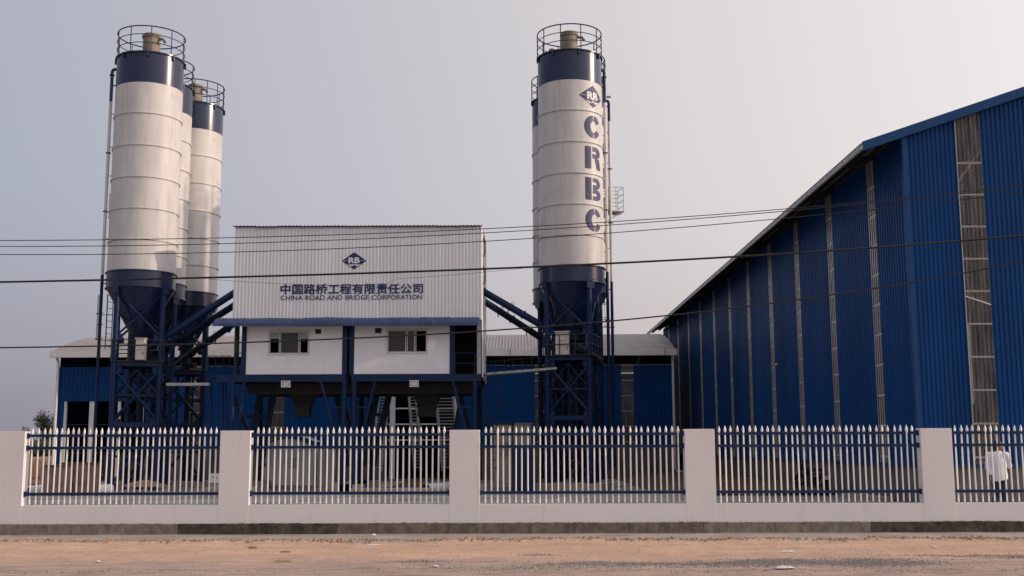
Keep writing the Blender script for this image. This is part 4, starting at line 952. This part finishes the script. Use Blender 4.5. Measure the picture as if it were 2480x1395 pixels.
MB().ball((-.56, 0, .90), (.08, .10, .10)).build('headlight', 'dark_steel', mc)
for s in (-1, 1): MB().tube([(-.40, s * .28, 1.03), (-.38, s * .34, 1.20)], .007, 5).build('mirror_stem', 'dark_steel', mc); MB().ball((-.38, s * .36, 1.22), (.015, .06, .04)).build('mirror', 'dark_steel', mc)
for x_, a0, a1 in ((-.62, 20, 160), (.62, 10, 150)):
    o_, i_ = arcpts(0, 0, .35, .35, a0, a1, 12), None; mb = MB(); mb.add([(x_ + u, s * .07, .32 + v) for s in (-1, 1) for u, v in o_], [(k, k + 1, 13 + k + 1, 13 + k) for k in range(12)]); mb.build('mudguard', 'black', mc)
MB().box((.86, 0, .72), (.06, .14, .08)).build('tail_light', 'brick_red', mc); MB().box((.94, 0, .56), (.02, .20, .12)).build('number_plate', 'paper', mc); MB().tube([(-.45, 0, .85), (-.1, 0, .62), (.4, 0, .68)], .03, 8).build('frame', 'dark_steel', mc); MB().tube([(.02, .12, .3), (.06, .30, .02)], .014, 6).build('side_stand', 'dark_steel', mc)

# ------------------------------------------------------------------ the walking man
def capsule(mb, a, b, ra, rb, n=14, k=5):
    a, b = Vector(a), Vector(b); d = (b - a).normalized(); pts = []; rs = []
    for i in range(k + 1):
        t_ = math.pi / 2 * (i / k); pts.append(a - d * ra * math.cos(t_)); rs.append(max(.001, ra * math.sin(t_)))
    for i in range(k, -1, -1):
        t_ = math.pi / 2 * (i / k); pts.append(b + d * rb * math.cos(t_)); rs.append(max(.001, rb * math.sin(t_)))
    return mb.tube(pts, rs, n)
def fuse(name, mb, mname, parent, voxel, smooth=6):
    """melt overlapping volumes into one continuous skin"""
    o = mb.build(name + '_raw', mname); rm = o.modifiers.new('r', 'REMESH'); rm.mode = 'VOXEL'; rm.voxel_size = voxel; sm = o.modifiers.new('s', 'SMOOTH'); sm.iterations = smooth; sm.factor = .5
    bpy.context.view_layer.update(); me = bpy.data.meshes.new_from_object(o.evaluated_get(bpy.context.evaluated_depsgraph_get())); old = o.data; bpy.data.objects.remove(o); bpy.data.meshes.remove(old)
    me.name = name; me.materials.clear(); me.materials.append(M[mname])
    for p in me.polygons: p.use_smooth = True
    ob = bpy.data.objects.new(name, me); COL.objects.link(ob); ob.parent = parent; return ob
Yp = 26.0; gp = P(2418, 1150, Yp)
man = thing('person', 'person in white shirt and jeans walking behind the railing, hand raised to mouth', 'person', (gp.x, Yp, 0.0))
# local axes: +X to the right of the picture (walking direction), +Y away from the camera
hipL, hipR = (-.03, .09, .90), (.03, -.09, .90)
J = dict(pel=(0, 0, .95), chest=(.0, 0, 1.25), neck=(.02, 0, 1.44), head=(.06, 0, 1.58))
ShR, ShL = (.03, -.18, 1.38), (-.03, .19, 1.38)
# torso is turned: back towards the camera, so shoulders spread along X
ShR, ShL = (.17, -.06, 1.375), (-.17, .05, 1.375)
ElR, WrR = (.265, .02, 1.13), (.255, .10, 1.36)
ElL, WrL = (-.225, .02, 1.10), (-.175, -.06, .87)
HiR, KnR, AnR = (.085, -.02, .90), (.115, .03, .48), (.10, .0, .085)
HiL, KnL, AnL = (-.085, .02, .90), (-.02, .10, .50), (-.17, -.02, .22)
body = MB()
body.ball((0, 0, 1.25), (.165, .105, .20), 18, 12); body.ball((0, 0, 1.02), (.145, .10, .17), 18, 12); body.ball((0, 0, .92), (.155, .105, .10), 18, 10)
capsule(body, (0.01, 0, 1.36), (.035, .0, 1.50), .062, .056); capsule(body, ShL, ShR, .062, .062)
for a, b, c in ((ShR, ElR, WrR), (ShL, ElL, WrL)): capsule(body, a, b, .058, .042); capsule(body, b, c, .042, .029)
for h, kn, an, toe in ((HiR, KnR, AnR, (.20, .06, .04)), (HiL, KnL, AnL, (-.16, .02, .10))): capsule(body, h, kn, .085, .056); capsule(body, kn, an, .056, .036); capsule(body, an, toe, .04, .032)
# head turned towards the right of the picture: skull, jaw, nose, ear, lips, brow
body.ball((.045, 0, 1.595), (.095, .078, .105), 18, 14); body.ball((.075, 0, 1.53), (.065, .056, .062), 14, 10); body.ball((.148, .012, 1.565), (.020, .014, .024), 10, 8)
body.ball((.128, .01, 1.525), (.016, .024, .012), 10, 8); body.ball((.128, .012, 1.60), (.018, .05, .012), 10, 8); body.ball((.035, -.078, 1.575), (.020, .012, .030), 10, 8); body.ball((.035, .078, 1.575), (.020, .012, .030), 10, 8)
def hand(mb, w, d, side, curl):
    """palm, four unequal bent fingers and a thumb leaving the side of the palm"""
    w = Vector(w); d = Vector(d).normalized(); side = Vector(side).normalized(); nn = d.cross(side)
    capsule(mb, w + d * .01, w + d * .07, .028, .032)
    for k, ln in enumerate((.070, .080, .074, .058)):
        r0 = w + d * .075 + side * (-.027 + .018 * k); m1 = r0 + d * ln * .5 + nn * curl * .018; m2 = m1 + d * ln * .45 * (1 - curl) + nn * (.010 + curl * .030)
        capsule(mb, r0, m1, .0095, .009, 8, 3); capsule(mb, m1, m2, .009, .008, 8, 3)
    t0 = w + d * .025 - side * .030; t1 = t0 + d * .032 - side * .020 + nn * .010; capsule(mb, t0, t1, .011, .010, 8, 3); capsule(mb, t1, t1 + d * .028 + nn * .012, .010, .008, 8, 3)
hand(body, WrR, (-.42, .02, .9), (.9, .3, .4), .75); hand(body, WrL, (.12, -.1, -1), (.2, -1, 0), .35)
fuse('body', body, 'skin', man, .0085)
def loft(mb, rings, n=20):
    vs = [(cx + rx * math.cos(2 * math.pi * i / n), cy + ry * math.sin(2 * math.pi * i / n), z + tz * math.cos(2 * math.pi * i / n)) for cx, cy, rx, ry, z, tz in rings for i in range(n)]
    fs = [(k * n + i, k * n + (i + 1) % n, (k + 1) * n + (i + 1) % n, (k + 1) * n + i) for k in range(len(rings) - 1) for i in range(n)]
    return mb.add(vs, fs + [tuple(range(n - 1, -1, -1)), tuple((len(rings) - 1) * n + i for i in range(n))])
sh = MB(); loft(sh, [(.01, 0, .200, .145, .80, .03), (.01, 0, .198, .146, .92, .01), (0, 0, .190, .140, 1.05, 0), (0, 0, .200, .145, 1.22, 0), (0, 0, .195, .130, 1.34, 0), (.005, 0, .14, .10, 1.42, 0), (.02, 0, .075, .072, 1.455, 0)]); capsule(sh, ShL, ShR, .082, .082); capsule(sh, (.01, 0, 1.36), (.03, 0, 1.435), .078, .070)
capsule(sh, ShR, ElR, .080, .066); capsule(sh, ElR, tuple(Vector(ElR).lerp(Vector(WrR), .42)), .066, .056); capsule(sh, ShL, ElL, .080, .062); capsule(sh, ElL, tuple(Vector(ElL).lerp(Vector(WrL), .62)), .062, .048)
fuse('shirt', sh, 'shirt', man, .012, 5)
jn = MB(); jn.ball((0, 0, .93), (.172, .120, .14), 18, 10)
for h, kn, an in ((HiR, KnR, AnR), (HiL, KnL, AnL)): capsule(jn, h, kn, .104, .076); capsule(jn, kn, an, .076, .060)
fuse('jeans', jn, 'jeans', man, .012, 5)
hr = MB(); hr.ball((.028, 0, 1.625), (.103, .088, .092), 16, 12); hr.ball((-.015, 0, 1.57), (.062, .080, .085), 14, 10); fuse('hair', hr, 'hair', man, .012, 3)
for an, toe in ((AnR, (.20, .06, .035)), (AnL, (-.16, .02, .10))): s_ = MB(); capsule(s_, (an[0] - .03, an[1], an[2] - .03), toe, .052, .045); fuse('shoe', s_, 'shoe', man, .012, 3)
for s in (-1,): MB().ball((.118, -.032, 1.578), (.012, .010, .010), 8, 6).build('eye', 'paper', man)
hp = Vector(WrR) + Vector((-.42, .02, .9)).normalized() * .115
o = MB().tube([(-.045, 0, -.018), (.035, 0, .025)], .0045, 6).build('cigarette', 'paper'); o.location = Vector(man.location) + hp + Vector((.0, -.03, .0)); tag(o, 'thin white cigarette held near the mouth of the walking man', 'cigarette')

# ------------------------------------------------------------------ small bird
c = P(1874, 883, 30.0); t = thing('bird', 'small brown bird flying in front of the warehouse strip', 'bird', c)
MB().ball((0, 0, 0), (.075, .032, .03), 12, 8).ball((.075, 0, .018), (.026, .022, .022), 10, 7).build('body', 'feather', t); MB().tube([(.095, 0, .018), (.118, 0, .014)], [.008, .001], 6).build('beak', 'dark_steel', t)
MB().add([(-.06, -.012, .006), (-.06, .012, .006), (-.125, .022, .0), (-.125, -.022, .0), (-.06, 0, -.006)], [(0, 1, 2, 3), (0, 3, 4), (1, 4, 2), (4, 3, 2)]).build('tail', 'feather', t)
for s in (-1, 1): MB().add([(.03, s * .02, .012), (-.045, s * .02, .010), (-.055, s * .13, .045), (.02, s * .11, .05), (-.005, s * .06, .016)], [(0, 1, 2, 3), (0, 4, 1), (1, 4, 2), (2, 4, 3), (3, 4, 0)]).build('wing', 'feather', t)

# ------------------------------------------------------------------ trees at the left edge
def tree(label, base, h, cr, seed, leafm, n_leaf, lean=0.0):
    random.seed(seed); t = thing('tree', label, 'tree', base); tk = MB(); tips = []
    top = Vector((lean, 0, h * .62)); tk.tube([(0, 0, -.3), (lean * .3, .05, h * .25), top], [h * .030, h * .022, h * .012], 8)
    for k in range(11):
        a = k * 2.4; z0 = h * random.uniform(.25, .6); b0 = Vector((lean * z0 / h * 1.4, 0, z0)); e = b0 + Vector((math.cos(a) * cr * random.uniform(.45, .85), math.sin(a) * cr * random.uniform(.45, .85), h * random.uniform(.12, .36)))
        tk.tube([b0, b0.lerp(e, .5) + Vector((0, 0, h * .03)), e], [h * .010, h * .007, h * .003], 5); tips += [e, b0.lerp(e, .65)]
    tips.append(top + Vector((0, 0, h * .2))); tk.build('trunk', 'bark', t)
    lf = MB()
    for k in range(n_leaf):
        c_ = random.choice(tips) + Vector((random.gauss(0, 1) * cr * .20, random.gauss(0, 1) * cr * .20, random.gauss(0, 1) * h * .065)); s_ = random.uniform(.10, .22) * (.6 + h * .05)
        d = Vector((random.gauss(0, 1), random.gauss(0, 1), random.gauss(0, .7))).normalized(); e = d.orthogonal().normalized() * s_ * .42; d = d * s_
        lf.add([c_ - d, c_ + e, c_ + d, c_ - e], [(0, 1, 2, 3)])
    lf.build('crown', leafm, t, smooth=False)
g = lambda px, Y: (P(px, 1080, Y).x, Y, -.5)
tree('dark tree standing closest to the shed at the left edge', g(124, 120), 5.9, 1.5, 11, 'leaf_dark', 3500)
tree('small sprig topped tree nearest the end of the white wall', g(62, 95), 4.2, .9, 12, 'leaf', 420, .2)
tree('rounded light green tree low between wall end and shed', g(100, 100), 3.0, 1.6, 13, 'leaf', 2200)
tree('broad olive tree behind the first railing bars', g(92, 110), 3.0, 2.2, 14, 'leaf', 2600)
o = MB().bb((-1.5, -2, 0), (1.5, 2, 3.1)).build('hut_wall', 'brick_red'); 
hut = thing('far_hut', 'far hut with red roof just above the left end of the wall', 'hut', (P(10, 1045, 130).x, 130, -.5)); o.parent = hut
MB().add([(-2.2, -2.3, 3.0), (2.2, -2.3, 3.0), (2.2, 0, 3.75), (-2.2, 0, 3.75), (2.2, 2.3, 3.0), (-2.2, 2.3, 3.0)], [(0, 1, 2, 3), (3, 2, 4, 5), (0, 3, 5), (1, 4, 2)]).build('roof', 'brick_red', hut)

# ------------------------------------------------------------------ overhead cables along the road
def cable(label, pts, r, Y=18.0):
    import numpy as np
    xs_ = [p[0] for p in pts]; ys_ = [p[1] for p in pts]; co = np.polyfit([x / 1000 for x in xs_], ys_, min(3, len(pts) - 1)); out = []
    for k in range(61):
        x = -420 + (2900 + 420) * k / 60; out.append(P(x, float(np.polyval(co, x / 1000)), Y))
    c0 = out[30].copy(); o = MB().tube([p - c0 for p in out], r, 6).build('overhead_cable', 'cable'); o.location = c0
    return tag(o, label, 'cable', 'cables strung along the road')
cable('uppermost thin overhead cable', [(0, 582), (567, 577), (1168, 553), (1480, 536), (1900, 508), (2480, 447)], .007)
cable('second thin overhead cable from the top', [(0, 597), (567, 589), (1168, 565), (1480, 545), (1900, 511), (2480, 449 + 4)], .007, 18.3)
cable('third thin overhead cable from the top', [(0, 616), (567, 611), (1168, 585), (1480, 562), (1870, 533), (2480, 466)], .007, 18.0)
cable('thick black overhead cable across the plant lettering wall', [(0, 683), (600, 670), (1170, 652), (1480, 637), (1780, 621), (2100, 602), (2480, 570)], .017, 17.6)
cable('lowest overhead cable crossing the office windows', [(0, 842), (640, 828), (1168, 803), (1480, 775), (2000, 718), (2300, 668), (2480, 632)], .0125, 17.6)

pts = [P(505 + 760 * k / 30, 676 - 26 * k / 30 + 26 * math.sin(math.pi * k / 30) * (1 if k < 18 else .6), 17.6) for k in range(31)]; c0 = pts[15].copy()
o = MB().tube([p - c0 for p in pts], .0028, 5).build('overhead_cable', 'cable'); o.location = c0; tag(o, 'hair-thin slack wire looping just below the thick black cable', 'cable', 'cables strung along the road')

# ------------------------------------------------------------------ litter, stones and clods on the verge
def crumple(label, px, py, w, d, h, m_, seed, rz=0):
    random.seed(seed); Y = 2704 * 1.66 / (py - 1082) * 1.0; c = P(px, py, Y * .985); c.z = zdirt(c.x, c.y) + .01 if c.y < 20.4 else -.045
    n = 9; vs = []; fs = []
    for sgn in (1, 0):
        for j in range(n):
            for i in range(n):
                u, v = i / (n - 1) - .5, j / (n - 1) - .5; e = max(0, 1 - (2 * abs(u)) ** 3) * max(0, 1 - (2 * abs(v)) ** 3)
                vs.append((u * w * (1 + random.uniform(-.1, .1)), v * d * (1 + random.uniform(-.12, .12)), sgn * (.006 + e * h * random.uniform(.35, 1))))
    for sgn in (0, 1):
        for j in range(n - 1):
            for i in range(n - 1):
                a = sgn * n * n + j * n + i; f = (a, a + 1, a + n + 1, a + n); fs.append(f if not sgn else f[::-1])
    o = MB().add(vs, fs).build('litter', m_, None, angle=180); o.location = c; o.rotation_euler = (0, 0, rz); return tag(o, label, 'litter', 'litter on the verge')
crumple('largest crumpled white plastic bag lying on the gravel', 1900, 1363, .27, .12, .035, 'paper', 1, .1)
crumple('grey white paper scrap above the big plastic bag', 1907, 1326, .19, .10, .03, 'clear_plastic', 2, -.2)
crumple('clear plastic sheet on the dirt below the second railing panel', 903, 1307, .24, .12, .02, 'clear_plastic', 3, .1)
crumple('white scrap stuck at the footing below the second panel', 905, 1288, .09, .05, .045, 'paper', 4)
crumple('white scrap on the dirt at far left', 238, 1343, .07, .06, .02, 'paper', 5)
crumple('brown flattened card on the dirt below the second pillar', 613, 1311, .16, .09, .03, 'cardboard', 6)
crumple('dark stick-like wrapper on the dirt, left of centre', 686, 1343, .26, .04, .02, 'cardboard', 7, .1)
crumple('brown wrapper on the dirt just above the dark one', 692, 1320, .18, .06, .02, 'cardboard', 8, -.1)
crumple('tiny white scrap at the right edge of the verge', 2262, 1314, .08, .06, .02, 'paper', 9)
crumple('tiny white scrap left of the big plastic bag', 1055, 1356, .08, .06, .02, 'paper', 10)
def scatter(name, label, m_, n, fn, seed):
    random.seed(seed); mb = MB()
    for _ in range(n):
        x, y, s_ = fn(); z = max(zdirt(x, y), -.052 if y > 20.35 else -1)
        a = random.uniform(0, 6.28); k = 5; vs = [(x + s_ * math.cos(a + i * 6.283 / k) * random.uniform(.7, 1.2), y + s_ * math.sin(a + i * 6.283 / k) * random.uniform(.7, 1.2), z - s_ * .2) for i in range(k)]
        vs.append((x + random.uniform(-.3, .3) * s_, y + random.uniform(-.3, .3) * s_, z + s_ * random.uniform(.5, 1.0)))
        mb.add(vs, [(i, (i + 1) % k, k) for i in range(k)])
    o = mb.build(name, m_, None, smooth=False); o['label'] = label; o['category'] = 'gravel'; return struct(o, 'stuff')
PATCH = [(1.3, 16.35, .8, .32), (2.3, 16.45, .9, .40), (3.2, 16.5, .7, .42), (4.1, 16.75, .7, .36), (5.0, 16.6, .8, .42), (4.6, 16.4, 1.2, .30), (6.9, 17.6, .9, .25), (7.8, 17.2, .8, .30), (-1.5, 16.8, .5, .12), (.3, 17.9, .35, .08), (.2, 16.0, 1.6, .30), (-6.5, 15.7, 3.0, .16), (2.5, 15.6, 5.0, .25)]
WT = [3, 4, 3, 3, 4, 3, 1.3, 1.3, .6, .3, 1.2, .8, 1.0]
def f_gr():
    p = random.choices(PATCH, WT)[0]; return p[0] + random.gauss(0, .55) * p[2], p[1] + random.gauss(0, .55) * p[3], random.choice((.006, .009, .012, .016)) * random.uniform(.8, 1.3)
scatter('gravel', 'grey gravel spilled along the right half of the verge', 'stone', 22000, f_gr, 21)
def f_cl():
    x = random.uniform(-13, 13); return x, 20.45 + .35 * fb(x, 0, .8) + random.gauss(0, .13), random.choice((.010, .014, .018, .022, .034, .05)) * random.uniform(.6, 1.2)
scatter('earth_clods', 'brown crumbs of earth along the edge of the pavement', 'clod', 3400, f_cl, 22)
def f_sp(): return random.uniform(-13, 13), random.uniform(14, 20.4), random.uniform(.005, .016)
scatter('loose_stones', 'small loose stones strewn over the dirt', 'stone', 2200, f_sp, 23)
